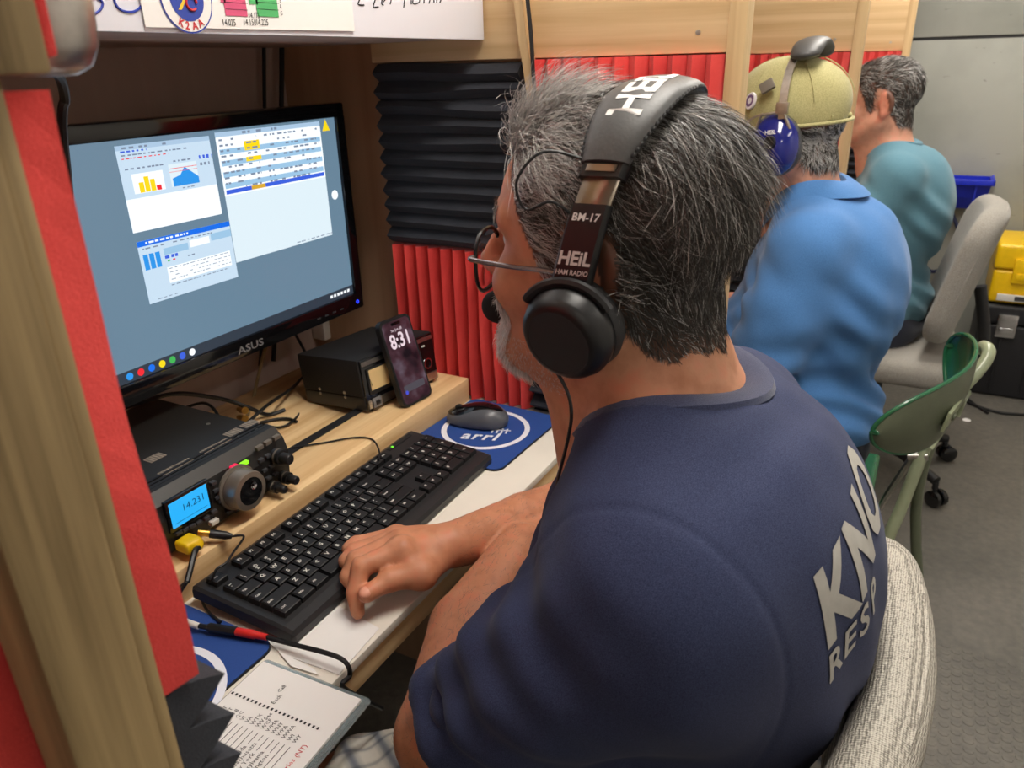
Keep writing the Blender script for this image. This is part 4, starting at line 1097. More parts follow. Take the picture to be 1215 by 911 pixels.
# plugs at the radio front
p = fpnt(224, 645, .012)
yp = empty('yellow_adapter', p, 'yellow plastic cable plug in the front of the radio', 'plug')
sd = Sdf().rbox(p, (.012, .012, .0075), .004).ell(p + Vector((.004, -.008, -.002)), (.008, .008, .007), k=.004); V, Q = sd.mesh(.0016, 1)
link('plug_body', np_mesh('plug_body', V, Q), ['yellow_plastic'], yp)
q0 = pz(231, 655, .80); MB().tube(smooth_path([p + Vector((.004, -.012, -.003)), q0, pz(226, 675, .79), pz(222, 690, .782)], 5), [.0036] * 16, 8).build('strain_relief', 'black_plastic', yp)
cable([pz(222, 690, .782), pz(213, 704, .766), pz(210, 718, .755), pz(212, 733, .748)], .0022, 'black cable from the yellow plug down to the mouse pad')
cable([pz(222, 690, .783), pz(212, 697, .770), pz(200, 702, .756), pz(188, 705, .752)], .0020, 'black cable branching left below the radio toward the red foam')
p = fpnt(241, 632, .008); d = Vector((.55, -.75, -.25)).normalized()
bp = empty('audio_plug', p, 'black barrel audio plug with gold tip beside the yellow plug', 'plug')
MB().lathe([(.0005, -.006), (.0042, -.006), (.0042, .008), (.0035, .009), (.0005, .009)], 14, zto(p, d), cap=False).build('gold_sleeve', 'gold', bp)
MB().lathe([(.0005, .007), (.0055, .008), (.0052, .026), (.003, .034), (.0005, .034)], 14, zto(p, d), cap=False).build('barrel', 'black_plastic', bp)
e_ = p + d * .034
cable([e_, e_ + Vector((.012, -.006, -.006)), pz(277, 655, .789), pz(268, 668, .789), pz(257, 675, .788), pz(251, 688, .776), pz(243, 700, .752), pz(240, 712, .746), pz(247, 725, .746), pz(262, 738, .7475)], .0015, 'thin black wire from the audio plug around the keyboard corner')
rc = empty('inline_connector', pz(280, 748, .752), 'red and black inline cable connector lying across the blue mouse pad', 'plug')
z_ = .7515
MB().tube(smooth_path([pz(213, 733, z_), pz(222, 738, z_ + .001), pz(236, 743, z_)]), .0036, 10).build('white_sleeve', 'white_plastic', rc)
MB().tube([pz(235, 742, z_), pz(248, 744.5, z_)], .0030, 10).build('strain_relief', 'black_plastic', rc)
MB().tube([pz(247, 744, z_), pz(249, 744.3, z_), pz(280, 749, z_), pz(281, 749.2, z_)], [.0040, .0052, .0052, .0040], 12).build('black_barrel', 'black_plastic', rc)
MB().tube([pz(280, 749, z_), pz(282, 749.5, z_), pz(302, 753, z_), pz(304, 753.3, z_), pz(317, 756, z_)], [.0040, .0050, .0050, .0040, .0036], 12).build('red_barrel', 'red_plastic', rc)
cable([pz(317, 756, z_), pz(350, 765, .752), pz(385, 774, .757), pz(404, 781, .757), pz(413, 790, .752), py(415, 802, .449), py(408, 816, .445), (.50, .46, .64)], .0026, 'black cable from the red connector hanging over the desk edge')
# ---------------------------------------------------------------- people
def skin_mat(name, base, red, dark):
    m, t, b = nt(name)
    at = N(t, 'ShaderNodeVertexColor', layer_name='Col'); v = coords(t)
    n1 = N(t, 'ShaderNodeTexNoise', inp={'Scale': 45, 'Detail': 5}); L(t, v, n1.inputs['Vector'])
    n2 = N(t, 'ShaderNodeTexNoise', inp={'Scale': 420, 'Detail': 3}); L(t, v, n2.inputs['Vector'])
    r = ramp(t, [(.30, dark), (.52, base), (.75, red)]); L(t, n1.outputs[0], r.inputs[0])
    mx = N(t, 'ShaderNodeMix', data_type='RGBA', blend_type='MULTIPLY'); mx.inputs['Factor'].default_value = 1
    L(t, r.outputs[0], mx.inputs['A']); L(t, at.outputs['Color'], mx.inputs['B']); L(t, mx.outputs['Result'], b.inputs['Base Color'])
    b.inputs['Roughness'].default_value = .48; b.inputs['Specular IOR Level'].default_value = .4
    b.inputs['Subsurface Weight'].default_value = .12; b.inputs['Subsurface Radius'].default_value = (.012, .004, .002); b.inputs['Subsurface Scale'].default_value = .6
    bump(t, b, n2.outputs[0], .12, .001); return m
skin_mat('skin_a', lin(206, 148, 116), lin(216, 140, 110), lin(188, 128, 96))
skin_mat('skin_b', lin(206, 152, 128), lin(212, 140, 118), lin(190, 136, 112))
m, t, b = nt('hair'); at = N(t, 'ShaderNodeVertexColor', layer_name='Col'); L(t, at.outputs['Color'], b.inputs['Base Color'])
b.inputs['Roughness'].default_value = .38; b.inputs['Specular IOR Level'].default_value = .45
plain('eye_white', lin(225, 218, 212), .2); plain('eye_iris', lin(60, 44, 32), .15)
plain('nail', lin(222, 152, 126), .45)
fabric('navy_tee', lin(34, 40, 68), lin(64, 72, 104), 1500, .82, .12, None, .06)
fabric('navy_rib', lin(44, 50, 78), lin(70, 78, 108), 1200, .75, .25, None, .25)
fabric('blue_polo', lin(68, 116, 174), lin(86, 136, 196), 900, .85, .2, None, .15)
fabric('teal_tee', lin(76, 118, 136), lin(98, 140, 156), 900, .85, .2, None, .15)
fabric('dark_shorts', lin(24, 28, 46), lin(36, 42, 62), 700, .9, .2)
fabric('olive_cap', lin(164, 158, 108), lin(192, 184, 134), 500, .9, .25)
# plaid shorts
m, t, b = nt('plaid'); v = coords(t, (1, 1, 1), (.3, .2, .5))
def stripes(dirn, sc):
    wv = N(t, 'ShaderNodeTexWave', wave_type='BANDS', bands_direction=dirn, inp={'Scale': sc, 'Distortion': .8, 'Detail': 1, 'Detail Scale': 1}); L(t, v, wv.inputs['Vector']); return wv.outputs['Fac']
r = ramp(t, [(.0, lin(120, 124, 134)), (.18, lin(178, 176, 172)), (.6, lin(212, 206, 196))]); L(t, stripes('X', 9), r.inputs[0])
r2 = ramp(t, [(.0, (.55, .57, .62)), (.15, (.9, .9, .9)), (.5, (1, 1, 1))]); L(t, stripes('Y', 11), r2.inputs[0])
mx = N(t, 'ShaderNodeMix', data_type='RGBA', blend_type='MULTIPLY'); mx.inputs['Factor'].default_value = 1
L(t, r.outputs[0], mx.inputs['A']); L(t, r2.outputs[0], mx.inputs['B']); L(t, mx.outputs['Result'], b.inputs['Base Color']); b.inputs['Roughness'].default_value = .9

class Frame:
    def __init__(s, C, yaw=0, pitch=0, roll=0, sc=1.0):
        y, p, r = np.radians([yaw, pitch, roll])
        f = np.array([np.sin(y) * np.cos(p), np.cos(y) * np.cos(p), -np.sin(p)]); rt = np.array([np.cos(y), -np.sin(y), 0]); up = np.cross(rt, f)
        r2 = rt * np.cos(r) + up * np.sin(r); u2 = np.cross(r2, f)
        s.R = np.stack([r2, f, u2], 1); s.C = np.array(C, float); s.sc = sc
    def w(s, p): return s.C + s.R @ (np.array(p, float) * s.sc)
    def d(s, p): return s.R @ np.array(p, float)
    def loc(s, V): return (np.asarray(V) - s.C) @ s.R / s.sc
    def M(s): return axes(s.C, s.R[:, 0] * s.sc, s.R[:, 1] * s.sc, s.R[:, 2] * s.sc)
def head_prims(sd, F, heavy=1.0, detail=True):
    def E(c, r, k=.015, op='u', rot=None):
        R = F.R if rot is None else F.R @ rot
        sd.ell(F.w(c), np.array(r) * F.sc, R, k, op)
    def Cn(a, b, ra, rb, k=.012, op='u'): sd.cone(F.w(a), F.w(b), ra * F.sc, rb * F.sc, k, op)
    E((0, -.010, .032), (.0755, .0955, .081), .03)
    E((0, .034, .026), (.064, .058, .060), .03)
    E((0, .028, -.045), (.061 * heavy, .068, .075), .03)
    E((0, .046, -.088), (.047 * heavy, .050, .032), .025)
    E((0, .088, -.100), (.022, .017, .018), .015)
    for s in (-1, 1):
        Cn((s * .058 * heavy, .0, -.058), (s * .030, .074, -.098), .021, .018, .025)
        E((s * .038, .070, -.034), (.025, .024, .022), .02)
        Cn((s * .012, .093, .024), (s * .047, .074, .022), .010, .009, .012)
        E((s * .032, .099, .004), (.016, .012, .010), .012, 's')
        # ear: rim, lobe and hollow
        th = math.radians(18) * s; rot = np.array([[math.cos(th), -math.sin(th), 0], [math.sin(th), math.cos(th), 0], [0, 0, 1]])
        E((s * .081, -.018, -.008), (.0080, .023, .034), .008, 'u', rot)
        E((s * .080, -.010, -.036), (.008, .010, .012), .008, 'u', rot)
        E((s * .089, -.014, -.006), (.006, .012, .020), .006, 's', rot)
    Cn((0, .093, .014), (0, .117, -.027), .0075, .012, .012)
    for s in (-1, 1): E((s * .011, .106, -.033), (.008, .010, .008), .008)
    E((0, .094, -.0605), (.024, .010, .0060), .008); E((0, .092, -.0715), (.021, .011, .0075), .008)
    Cn((-.02, .104, -.066), (.02, .104, -.066), .0018, .0018, .006, 's')
def eyes(F, parent):
    for s in (-1, 1):
        c = F.w((s * .032, .0750, .003))
        sd = Sdf().ell(c, np.array((.0118, .0118, .0118)) * F.sc); V, Q = sd.mesh(.002, 1)
        e = link('eye', np_mesh('eye', V, Q), ['eye_white'], parent)
        MB().lathe([(.0005, .0121), (.004, .0115), (.0055, .0106)], 14, zto(c, F.d((s * -.05, 1, -.08))), cap=False).build('iris', 'eye_iris', e)
def hairline(P):
    """scalp mask in head-local coordinates"""
    x, y, z = P[:, 0], P[:, 1], P[:, 2]
    hl = np.interp(y, [-.13, -.09, -.05, -.03, -.012, .012, .026, .034, .05, .068, .085, .11], [-.078, -.078, -.068, -.045, .030, .032, -.030, -.022, .022, .062, .080, .086])
    mk = (z > hl + .004 * np.sin(x * 140) + .003 * np.sin(x * 310 + y * 120)) & (z > -.1)
    return mk
def noise3(P, f, seed=0):
    """cheap smooth pseudo-noise field, three components"""
    rg = np.random.default_rng(seed); out = np.zeros((len(P), 3))
    for k in range(5):
        K = rg.normal(0, f, (3, 3)); ph = rg.uniform(0, 6.28, 3); out += np.sin(P @ K + ph) / 5 ** .5
    return out
def finish_body(V, Q, F, name, mat, parent, scalp=(.30, .26, .24), extra=None, lips=True):
    C = np.ones((len(V), 3)); P = F.loc(V)
    hd = (P[:, 2] > -.125) & (np.abs(P[:, 0]) < .1) & (np.abs(P[:, 1]) < .14)
    hm = hd & hairline(P); C[hm] = scalp
    fl = hd & (P[:, 1] > .085) & (np.abs(P[:, 2] + .066) < .012) & (np.abs(P[:, 0]) < .024); C[fl] *= (.9, .62, .62)
    ear = hd & (np.abs(P[:, 0]) > .076) & (P[:, 1] < .02) & (P[:, 2] > -.06); C[ear & ~hm] *= (1.0, .80, .78)
    nb = hd & (P[:, 1] > .095) & (np.abs(P[:, 0]) < .02) & (P[:, 2] > -.05); C[nb] *= (1.0, .86, .84)
    if extra is not None: extra(V, P, C)
    me = np_mesh(name, V, Q); vcol(me, C)
    return link(name, me, [mat], parent)
def tube_sdf(F, pts, r, k=.004):
    sd = Sdf()
    for a, b in zip(pts[:-1], pts[1:]): sd.cone(F.w(a), F.w(b), r, r, k)
    return sd

# ======================================================= person in the navy T-shirt
XC = .612
per1 = empty('person', (XC, .12, .50), 'person with grey hair in a navy T-shirt, arms crossed on the desk, wearing headphones', 'person')
F1h = Frame((.602, .230, 1.181), 0, 0, 3, 1.02)
Lsh, Rsh = np.array((XC - .166, .140, .950)), np.array((XC + .170, .160, .945))
Lel, Lwr, Lhd = np.array((.437, .328, .727)), np.array((.705, .384, .756)), np.array((.790, .378, .756))
Rel, Rwr = np.array((.868, .385, .722)), np.array((.650, .450, .774))
def torso(sd, g=0.0, k=.05):
    sd.cone(Lsh + (.02, -.004, .010), Rsh + (-.02, -.004, .006), .060 + g, .060 + g, k)
    sd.ell((XC, .142, .865), (.168 + g, .141 + g, .170 + g), None, k)
    sd.ell((XC, .074, .870), (.145 + g, .074 + g, .150 + g), None, k)
    sd.ell((XC - .01, .130, .985), (.105 + g, .066 + g, .058 + g), None, k)
    sd.ell((XC, .185, .705), (.185 + g, .158 + g, .150 + g), None, k)
    sd.ell((XC, .195, .585), (.195 + g, .165 + g, .110 + g), None, k)
    for s in (-1, 1):
        sd.cone((XC - .01 + s * .03, .180, 1.040), (XC + s * .12, .160, .975), .042 + g, .050 + g, k)
def arm_l(sd, g=0.0):
    sd.chain([Lsh, (Lsh + Lel) / 2 + (-.004, 0, 0), Lel], [.054 + g, .053 + g, .047 + g], .02)
sd = Sdf(); torso(sd, 0)
head_prims(sd, F1h, 1.06)
nb_ = np.array((XC - .008, .188, 1.01))
sd.cone(F1h.w((0, -.030, -.060)), nb_, .063, .074, .03)
sd.cone(F1h.w((0, .035, -.095)), nb_ + (0, .04, -.02), .040, .052, .03)
sd.ell(F1h.w((0, -.068, -.098)), (.055, .028, .020), None, .015)      # nape roll
sd.cone(F1h.w((-.06, -.086, -.122)), F1h.w((.05, -.096, -.122)), .004, .004, .012, 's')
# left arm: elbow on the lap side, forearm across under the right one
arm_l(sd); sd.chain([Lel, Lel * .55 + Lwr * .45 + (-.004, .018, .008), Lwr], [.046, .042, .031], .006)
sd.cone(Lwr, Lhd, .027, .024, .02, flat=((0, 0, 1), .6))
for j in range(4):
    o = np.array((.004, -.028 + .019 * j, -.004)); sd.chain([Lhd + o * .8, Lhd + o + (.045, .006, -.006), Lhd + o + (.075, .010, -.022)], [.0105, .0095, .008], .006)
sd.chain([Lwr + (.02, -.02, 0), Lhd + (.0, -.045, 0), Lhd + (.03, -.052, -.004)], [.014, .012, .009], .006)
# right arm and hand
sd.chain([Rsh, (Rsh + Rel) / 2, Rel], [.064, .058, .048], .02)
sd.chain([Rel, Rel * .55 + Rwr * .45, Rwr], [.044, .040, .0285], .006, flat=None)
HO = np.array((.006, -.016, -.002))
iM, mM, rM, kM = [np.array(q) + HO for q in ((.582, .496, .799), (.598, .512, .795), (.613, .526, .787), (.626, .538, .779))]
for q, r_ in ((iM, .0150), (mM, .0150), (rM, .0140), (kM, .0125)): sd.cone(Rwr + (q - Rwr) * .12, q + (0, 0, -.004), .0185, r_, .012)
sd.ell((.618, .480, .780), (.030, .034, .017), None, .015)
FING = [([iM, (.540, .523, .793), (.521, .520, .770), (.512, .511, .753)], [.0138, .0118, .0100, .0082]),
        ([mM, (.556, .544, .786), (.540, .545, .772), (.534, .535, .766)], [.0138, .0116, .0100, .0084]),
        ([rM, (.573, .561, .781), (.560, .564, .775), (.556, .556, .772)], [.0128, .0108, .0094, .0080]),
        ([kM, (.590, .574, .778), (.581, .578, .775), (.577, .572, .773)], [.0112, .0094, .0082, .0072])]
for pts, rs in FING:
    pts = [pts[0]] + [np.array(q) + HO for q in pts[1:]]
    sd.chain(pts, rs, .004)
    sd.ell(pts[0] + np.array((0, 0, .003)), (.0125, .0125, .0095), None, .008)
TH = [np.array(q) + HO * (.3 if i == 0 else 1) for i, q in enumerate(((.620, .458, .774), (.577, .466, .777), (.549, .490, .780), (.519, .501, .777)))]
sd.chain(TH, [.020, .0158, .0124, .0098], .006); sd.ell(TH[2] + (0, 0, .001), (.0132, .0132, .0122), None, .005)
sd.cone(TH[1], iM, .013, .010, .016)
V, Q = sd.mesh(.0030, 1, lo=(.345, -.075, .50), hi=(1.0, .64, 1.335))
# legs as a coarser continuation inside the shorts
sd = Sdf(); sd.ell((XC, .13, .56), (.19, .15, .09), None, .05)
LEGJ = {-1: [(XC - .10, .14, .535), (.445, .47, .535), (.47, .56, .10), (.46, .66, .035)], 1: [(XC + .10, .14, .535), (.80, .52, .535), (.80, .60, .10), (.81, .70, .035)]}
for s, J in LEGJ.items(): sd.chain(J[:3], [.085, .058, .038], .03)
V2, Q2 = sd.mesh(.007, 1); 
def body1_col(V, P, C):
    m_ = np.linalg.norm(V - TH[3], axis=1) < .014; C[m_] *= (1.02, .93, .92)
    lo = V[:, 2] < .90; C[lo & (V[:, 1] > .25)] *= (.99, .91, .86)
    bd = (P[:, 1] > .03) & (P[:, 2] < -.050) & (P[:, 2] > -.125) & (np.abs(P[:, 0]) < .07); C[bd] *= (.92, .93, .96)
body1 = finish_body(np.concatenate([V, V2]), np.concatenate([Q, Q2 + len(V)]), F1h, 'body', 'skin_a', per1, extra=body1_col, scalp=(.16, .14, .13))
eyes(F1h, per1)
# thumb nail
d_ = (TH[3] - TH[2]); d_ /= np.linalg.norm(d_); up_ = np.array((-.25, -.35, .9)); up_ -= d_ * (up_ @ d_); up_ /= np.linalg.norm(up_); sd_ = np.cross(d_, up_)
sdn = Sdf().ell(TH[3] + up_ * .0060 + d_ * .0008, (.0070, .0090, .0038), np.stack([sd_, d_, up_], 1)); Vn, Qn = sdn.mesh(.0012, 1)
link('fingernail', np_mesh('fingernail', Vn, Qn), ['nail'], per1)
# ---- hair
P, Nn = sample_surface(V, Q, 60000, None) if False else (None, None)
Lc = F1h.loc(V); fc = Lc[Q].mean(1)
mk = hairline(fc) & (np.abs(fc[:, 0]) < .092) & (fc[:, 2] < .14) & (np.abs(fc[:, 1]) < .13) & ~((np.abs(fc[:, 0]) > .0745) & (fc[:, 1] > -.034) & (fc[:, 1] < .02) & (fc[:, 2] < .030))
dens = mk * np.interp(fc[:, 2], [-.09, 0, .1], [1.0, 1.0, 1.15])
def grow(n, F, V, Q, dens, spec, seed, width, seg=5, sag=0.0, pale=(.60, .58, .56)):
    rg = np.random.default_rng(seed); P, Nn = sample_surface(V, Q, n, dens, rg); l = F.loc(P); ln_ = Nn @ F.R
    T, Ln, lift, wf = spec(l, ln_, rg)
    T = T + .50 * noise3(l, 50, seed) + .34 * noise3(l, 130, seed + 1) + rg.normal(0, .12, T.shape)
    T = T - ln_ * (T * ln_).sum(1, keepdims=True); T /= np.linalg.norm(T, axis=1, keepdims=True) + 1e-9
    Tw = T @ F.R.T
    cl = .5 + .5 * np.tanh(1.4 * noise3(l, 60, seed + 2)[:, 0])
    white = rg.random(n) < wf * (.55 + .9 * cl)
    g = rg.uniform(.75, 1.25, n)[:, None]
    dark = np.array((.030, .025, .021)); pale = np.array(pale)
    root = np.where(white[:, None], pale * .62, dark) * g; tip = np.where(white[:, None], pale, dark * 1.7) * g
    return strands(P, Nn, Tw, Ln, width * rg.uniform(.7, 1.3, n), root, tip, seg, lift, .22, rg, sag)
def spec1(l, n, rg):
    x, y, z = l[:, 0], l[:, 1], l[:, 2]
    top = sst(.035, .085, z); back = sst(-.02, -.085, y); front = sst(.02, .07, y); low = sst(-.02, -.075, z)
    T = np.stack([x * 2.0 * top, -1.0 + .55 * back * (1 - top) - 0.1 * front, -.55 * (1 - top) - .75 * back * (1 - top * .6) + .35 * front * top], 1)
    Ln = .018 + .017 * top + .014 * back * sst(-.06, .02, z) + .018 * front * top - .013 * low
    Ln *= rg.uniform(.6, 1.25, len(l))
    lift = .22 + .22 * top + .62 * front * top + .06 * back - .14 * low
    wf = .15 + .72 * front + .14 * top * (1 - back) - .06 * back + .28 * sst(.0, .04, y)
    return T, Ln, lift, np.clip(wf, .09, .95)
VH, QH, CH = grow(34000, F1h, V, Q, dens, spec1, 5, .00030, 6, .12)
# beard and eyebrows
bm_ = (fc[:, 1] > .062) & (fc[:, 2] < -.046) & (fc[:, 2] > -.125) & (np.abs(fc[:, 0]) < .050) & ~((np.abs(fc[:, 2] + .066) < .008) & (np.abs(fc[:, 0]) < .022))
bm2 = (fc[:, 1] > .02) & (fc[:, 2] < -.075) & (fc[:, 2] > -.125) & (np.abs(fc[:, 0]) < .075)
def specb(l, n, rg):
    return np.stack([l[:, 0] * 0, .25 + 0 * l[:, 0], -1 + 0 * l[:, 0]], 1), rg.uniform(.008, .016, len(l)), .7, np.full(len(l), 2.0)
VB, QB, CB = grow(5200, F1h, V, Q, bm_ * 1.0, specb, 8, .00034, 3, 0.0, (.95, .94, .92))
def specs(l, n, rg):
    return np.stack([l[:, 0] * 0, .2 + 0 * l[:, 0], -1 + 0 * l[:, 0]], 1), rg.uniform(.0015, .003, len(l)), .9, np.full(len(l), 2.0)
VS, QS, CS = grow(2600, F1h, V, Q, bm2 * 1.0, specs, 9, .00024, 2, 0.0, (.8, .78, .76))
eb = (np.abs(fc[:, 2] - .026) < .006) & (fc[:, 1] > .07) & (np.abs(fc[:, 0]) > .012) & (np.abs(fc[:, 0]) < .05)
def spece(l, n, rg):
    return np.stack([np.sign(l[:, 0]) * 1.0, -.2 + 0 * l[:, 0], .1 + 0 * l[:, 0]], 1), rg.uniform(.006, .010, len(l)), .45, np.full(len(l), .25)
VE, QE, CE = grow(420, F1h, V, Q, eb * 1.0, spece, 10, .0003, 3)
def hair_obj(name, v, q, c, parent):
    me = np_mesh(name, v, q); vcol(me, c); return link(name, me, ['hair'], parent, kind='stuff')
hair_obj('hair', VH, QH, CH, per1); hair_obj('beard', np.concatenate([VB, VS]), np.concatenate([QB, QS + len(VB)]), np.concatenate([CB, CS]), per1); hair_obj('eyebrows', VE, QE, CE, per1)
# forearm hair
fcw = V[Q].mean(1)
am = (fcw[:, 2] < .83) & (fcw[:, 1] > .32) & (((fcw[:, 0] < .66) & (fcw[:, 1] < .43)) | ((fcw[:, 0] > .655) & (fcw[:, 1] < .46) & (fcw[:, 2] > .75)))
rg = np.random.default_rng(4); P, Nn = sample_surface(V, Q, 3200, am * 1.0, rg)
T = np.tile((.8, .1, -.3), (len(P), 1)) + rg.normal(0, .25, P.shape); T -= Nn * (T * Nn).sum(1, keepdims=True); T /= np.linalg.norm(T, axis=1, keepdims=True)
v_, q_, c_ = strands(P, Nn, T, rg.uniform(.005, .011, len(P)), .00011, np.full((len(P), 3), .09), np.full((len(P), 3), .16), 3, .25, .12, rg)
hair_obj('arm_hair', v_, q_, c_, per1)

# ---- T-shirt
sd = Sdf()
Lse = Lsh * .18 + Lel * .82 + np.array((-.002, 0, 0)); Rse = Rsh * .2 + Rel * .8
adL = (Lel - Lsh) / np.linalg.norm(Lel - Lsh); adR = (Rel - Rsh) / np.linalg.norm(Rel - Rsh)
sd.chain([Lsh + (.012, -.006, .004), (Lsh + Lse) / 2 + (-.002, -.006, .0), Lse + adL * .03], [.062, .067, .061], .03)
sd.chain([Rsh + (-.012, -.006, .004), (Rsh + Rse) / 2, Rse + adR * .03], [.066, .070, .066], .035)
# sleeve openings: hollow ends, then cut square
for sh_, el_, se_, ad in ((Lsh, Lel, Lse, adL), (Rsh, Rel, Rse, adR)):
    sd.cone(se_ - ad * .05, se_ + ad * .09, .050, .061, .006, 's')
    sd.rbox(se_ + ad * .068, (.12, .12, .060), .004, np.stack([np.cross(ad, (1, 0, 0)) / np.linalg.norm(np.cross(ad, (1, 0, 0))), np.cross(ad, np.cross(ad, (1, 0, 0))) / np.linalg.norm(np.cross(ad, (1, 0, 0))), ad], 1), .004, 's')
torso(sd, .010)
sd.cone((XC - .08, .118, .955), (XC - .150, .125, .915), .078, .070, .06)
sd.half((XC, .1, .535), (0, 0, -1), .01)
na = F1h.w((0, -.030, -.060)); nd = nb_ - na; nd /= np.linalg.norm(nd)
NO = np.array((XC - .008, .184, 1.054)); NNn = np.array((0, .42, .90)); NNn /= np.linalg.norm(NNn)
sd.cone(NO - NNn * .03, NO + NNn * .12, .074, .098, .008, 's')
V, Q = sd.mesh(.0045, 2)
Nn = vnormals(V, Q)
x, y, z = V.T
def fold(c, axis, dirn, sig, freq, amp, ph=0):
    """folds running along axis, spaced along dirn, fading around c"""
    d = V - np.array(c); a = d @ (np.array(axis) / np.linalg.norm(axis)); s = d @ (np.array(dirn) / np.linalg.norm(dirn))
    return amp * np.exp(-(a / sig[0]) ** 2 - (s / sig[1]) ** 2) * np.sin(freq * s + ph + 9 * a + 1.3 * np.sin(14 * a)) 
disp = np.zeros(len(V))
disp += fold(Lsh * .45 + Lse * .55 + (0, .06, 0), np.cross(adL, (1, 0, 0)), adL, (.09, .13), 120, .0050)
disp += fold(Lsh * .3 + Lse * .7 + (-.05, -.02, 0), (.3, -.5, .6), adL, (.10, .10), 95, .0035, 1)
disp += fold((XC - .16, .15, .83), (.5, .3, -.8), (.8, .2, .5), (.10, .08), 100, .0040, .5)
disp += fold((XC - .05, .10, 1.03), (1, .2, -.3), (0, .8, .5), (.10, .05), 110, .0022)
disp += fold((XC - .1, -.0, .64), (1, .2, .2), (0, -.1, 1), (.2, .08), 80, .0045, 1)
disp += fold((XC + .1, -.02, .66), (1, -.2, -.25), (0, -.1, 1), (.2, .07), 90, .0040, 2)
sea = np.array((XC - .160, 0, 0)); disp -= .0013 * np.exp(-((x - sea[0] + .15 * (z - .9)) / .0028) ** 2) * (y < .25) * (z > .72)     # armhole seam
dl = (V - Lse) @ adL; rl = np.linalg.norm(V - Lse - dl[:, None] * adL, axis=1)
disp -= .0016 * np.exp(-((dl + .016) / .0022) ** 2) * (rl < .10)                        # sleeve hem stitch
disp += .0010 * noise3(V, 22, 3)[:, 0] + .0006 * noise3(V, 60, 4)[:, 0]
V = V + Nn * disp[:, None]
me = np_mesh('t_shirt', V, Q)
shirt = link('t_shirt', me, ['navy_tee'], per1)
BV = BVHTree.FromPolygons([tuple(p) for p in V], [tuple(q) for q in Q])
# ribbed collar: follow the rim of the neck opening
cp = []
e1 = np.array((1., 0, 0)); e2 = np.cross(NNn, e1)
for k in range(40):
    a = 2 * math.pi * k / 40; o_ = NO + NNn * .12
    dirv = (e1 * math.cos(a) + e2 * math.sin(a))
    best = None
    for rr in (.083, .087, .091):
        h = BV.ray_cast(Vector(o_ + dirv * rr), Vector(-NNn)); 
        if h[0] is not None: best = h[0]; break
    cp.append(best if best is not None else Vector(NO + dirv * .082))
for _ in range(5): cp = [(cp[k - 1] + cp[k] * 2 + cp[(k + 1) % 40]) / 4 for k in range(40)]
mb = MB(); vs = []
cn = Vector(NO)
for p in cp:
    rad = (p - cn); rad -= Vector(NNn) * rad.dot(Vector(NNn)); rad.normalize()
    nn = (Vector(NNn) * .9 + rad * .35).normalized(); tt = (rad - nn * rad.dot(nn)).normalized()
    for u, w in ((-.013, -.003), (-.013, .003), (.0, .0055), (.010, .0035), (.012, -.002)): vs.append(p + tt * u + nn * w)
n = 5; fs = [(k * n + i, ((k + 1) % 40) * n + i, ((k + 1) % 40) * n + (i + 1) % n, k * n + (i + 1) % n) for k in range(40) for i in range(n)]
o = mb.add(vs, fs, 0, True).build('collar', 'navy_rib', per1)
bm = bmesh.new(); bm.from_mesh(o.data); bmesh.ops.recalc_face_normals(bm, faces=bm.faces[:]); bm.to_mesh(o.data); bm.free()
# lettering on the back, wrapped on to the cloth
plain('shirt_print', lin(176, 173, 166), .5, noise=.08, nscale=90)
def wrap_text(s, size, x0, z0, bold, sx=1.0, slope=0.0):
    vs, fs = text_geo(s, size, bold, 3)
    bm = bmesh.new(); bv = [bm.verts.new((v[0] * sx, v[1], 0)) for v in vs]
    for f in fs:
        try: bm.faces.new([bv[i] for i in f])
        except ValueError: pass
    for _ in range(2): bmesh.ops.subdivide_edges(bm, edges=[e for e in bm.edges if e.calc_length() > .012], cuts=1)
    bmesh.ops.triangulate(bm, faces=bm.faces[:]); bm.verts.index_update()
    out = []
    for v in bm.verts:
        X, Z = x0 + v.co.x, z0 + v.co.y + slope * v.co.x
        h = BV.ray_cast(Vector((X, -.6, Z)), Vector((0, 1, 0)))
        out.append((h[0] + h[1].normalized() * .0012) if h[0] is not None else Vector((X, .02, Z)))
    fs = [[v.index for v in f.verts] for f in bm.faces]; bm.free()
    return MB().add(out, fs).build('lettering', 'shirt_print', per1)
LT = [(c_, z_, x_ - .010, y_, b_, w_, .30) for c_, z_, x_, y_, b_, w_ in (('K', .078, .494, .922, .035, .86), ('N', .078, .541, .937, .035, .86), ('O', .078, .594, .953, .035, .86), ('R', .034, .495, .890, .02, 1.0), ('E', .034, .518, .897, .02, 1.0), ('S', .034, .539, .904, .02, 1.0), ('P', .034, .562, .911, .02, 1.0))]
for a in LT: wrap_text(*a)
# ---- shorts and shoes
sd = Sdf(); sd.ell((XC, .13, .555), (.215, .178, .095), None, .05)
for s, J in LEGJ.items():
    J = [np.array(q) for q in J]; sd.chain([J[0], J[1]], [.108, .084], .04)
    sd.half(J[1] + (J[1] - J[0]) * .05, J[1] - J[0], .004)
V, Q = sd.mesh(.006, 2); Nn = vnormals(V, Q)
disp = .004 * np.sin(V @ np.array((30, -60, 40.)) + 2 * np.sin(V[:, 0] * 40)) + .002 * noise3(V, 45, 6)[:, 0]
link('shorts', np_mesh('shorts', V + Nn * disp[:, None], Q), ['plaid'], per1)
for s, J in LEGJ.items():
    f_ = np.array(J[3]); sd = Sdf().ell(f_ + (0, .02, .012), (.045, .11, .04), None, .02).ell(np.array(J[2]) + (0, .01, -.03), (.045, .06, .05), None, .03).half((0, 0, .002), (0, 0, -1))
    V_, Q_ = sd.mesh(.008, 1); link('shoe', np_mesh('shoe', V_, Q_), ['matte_black'], per1)
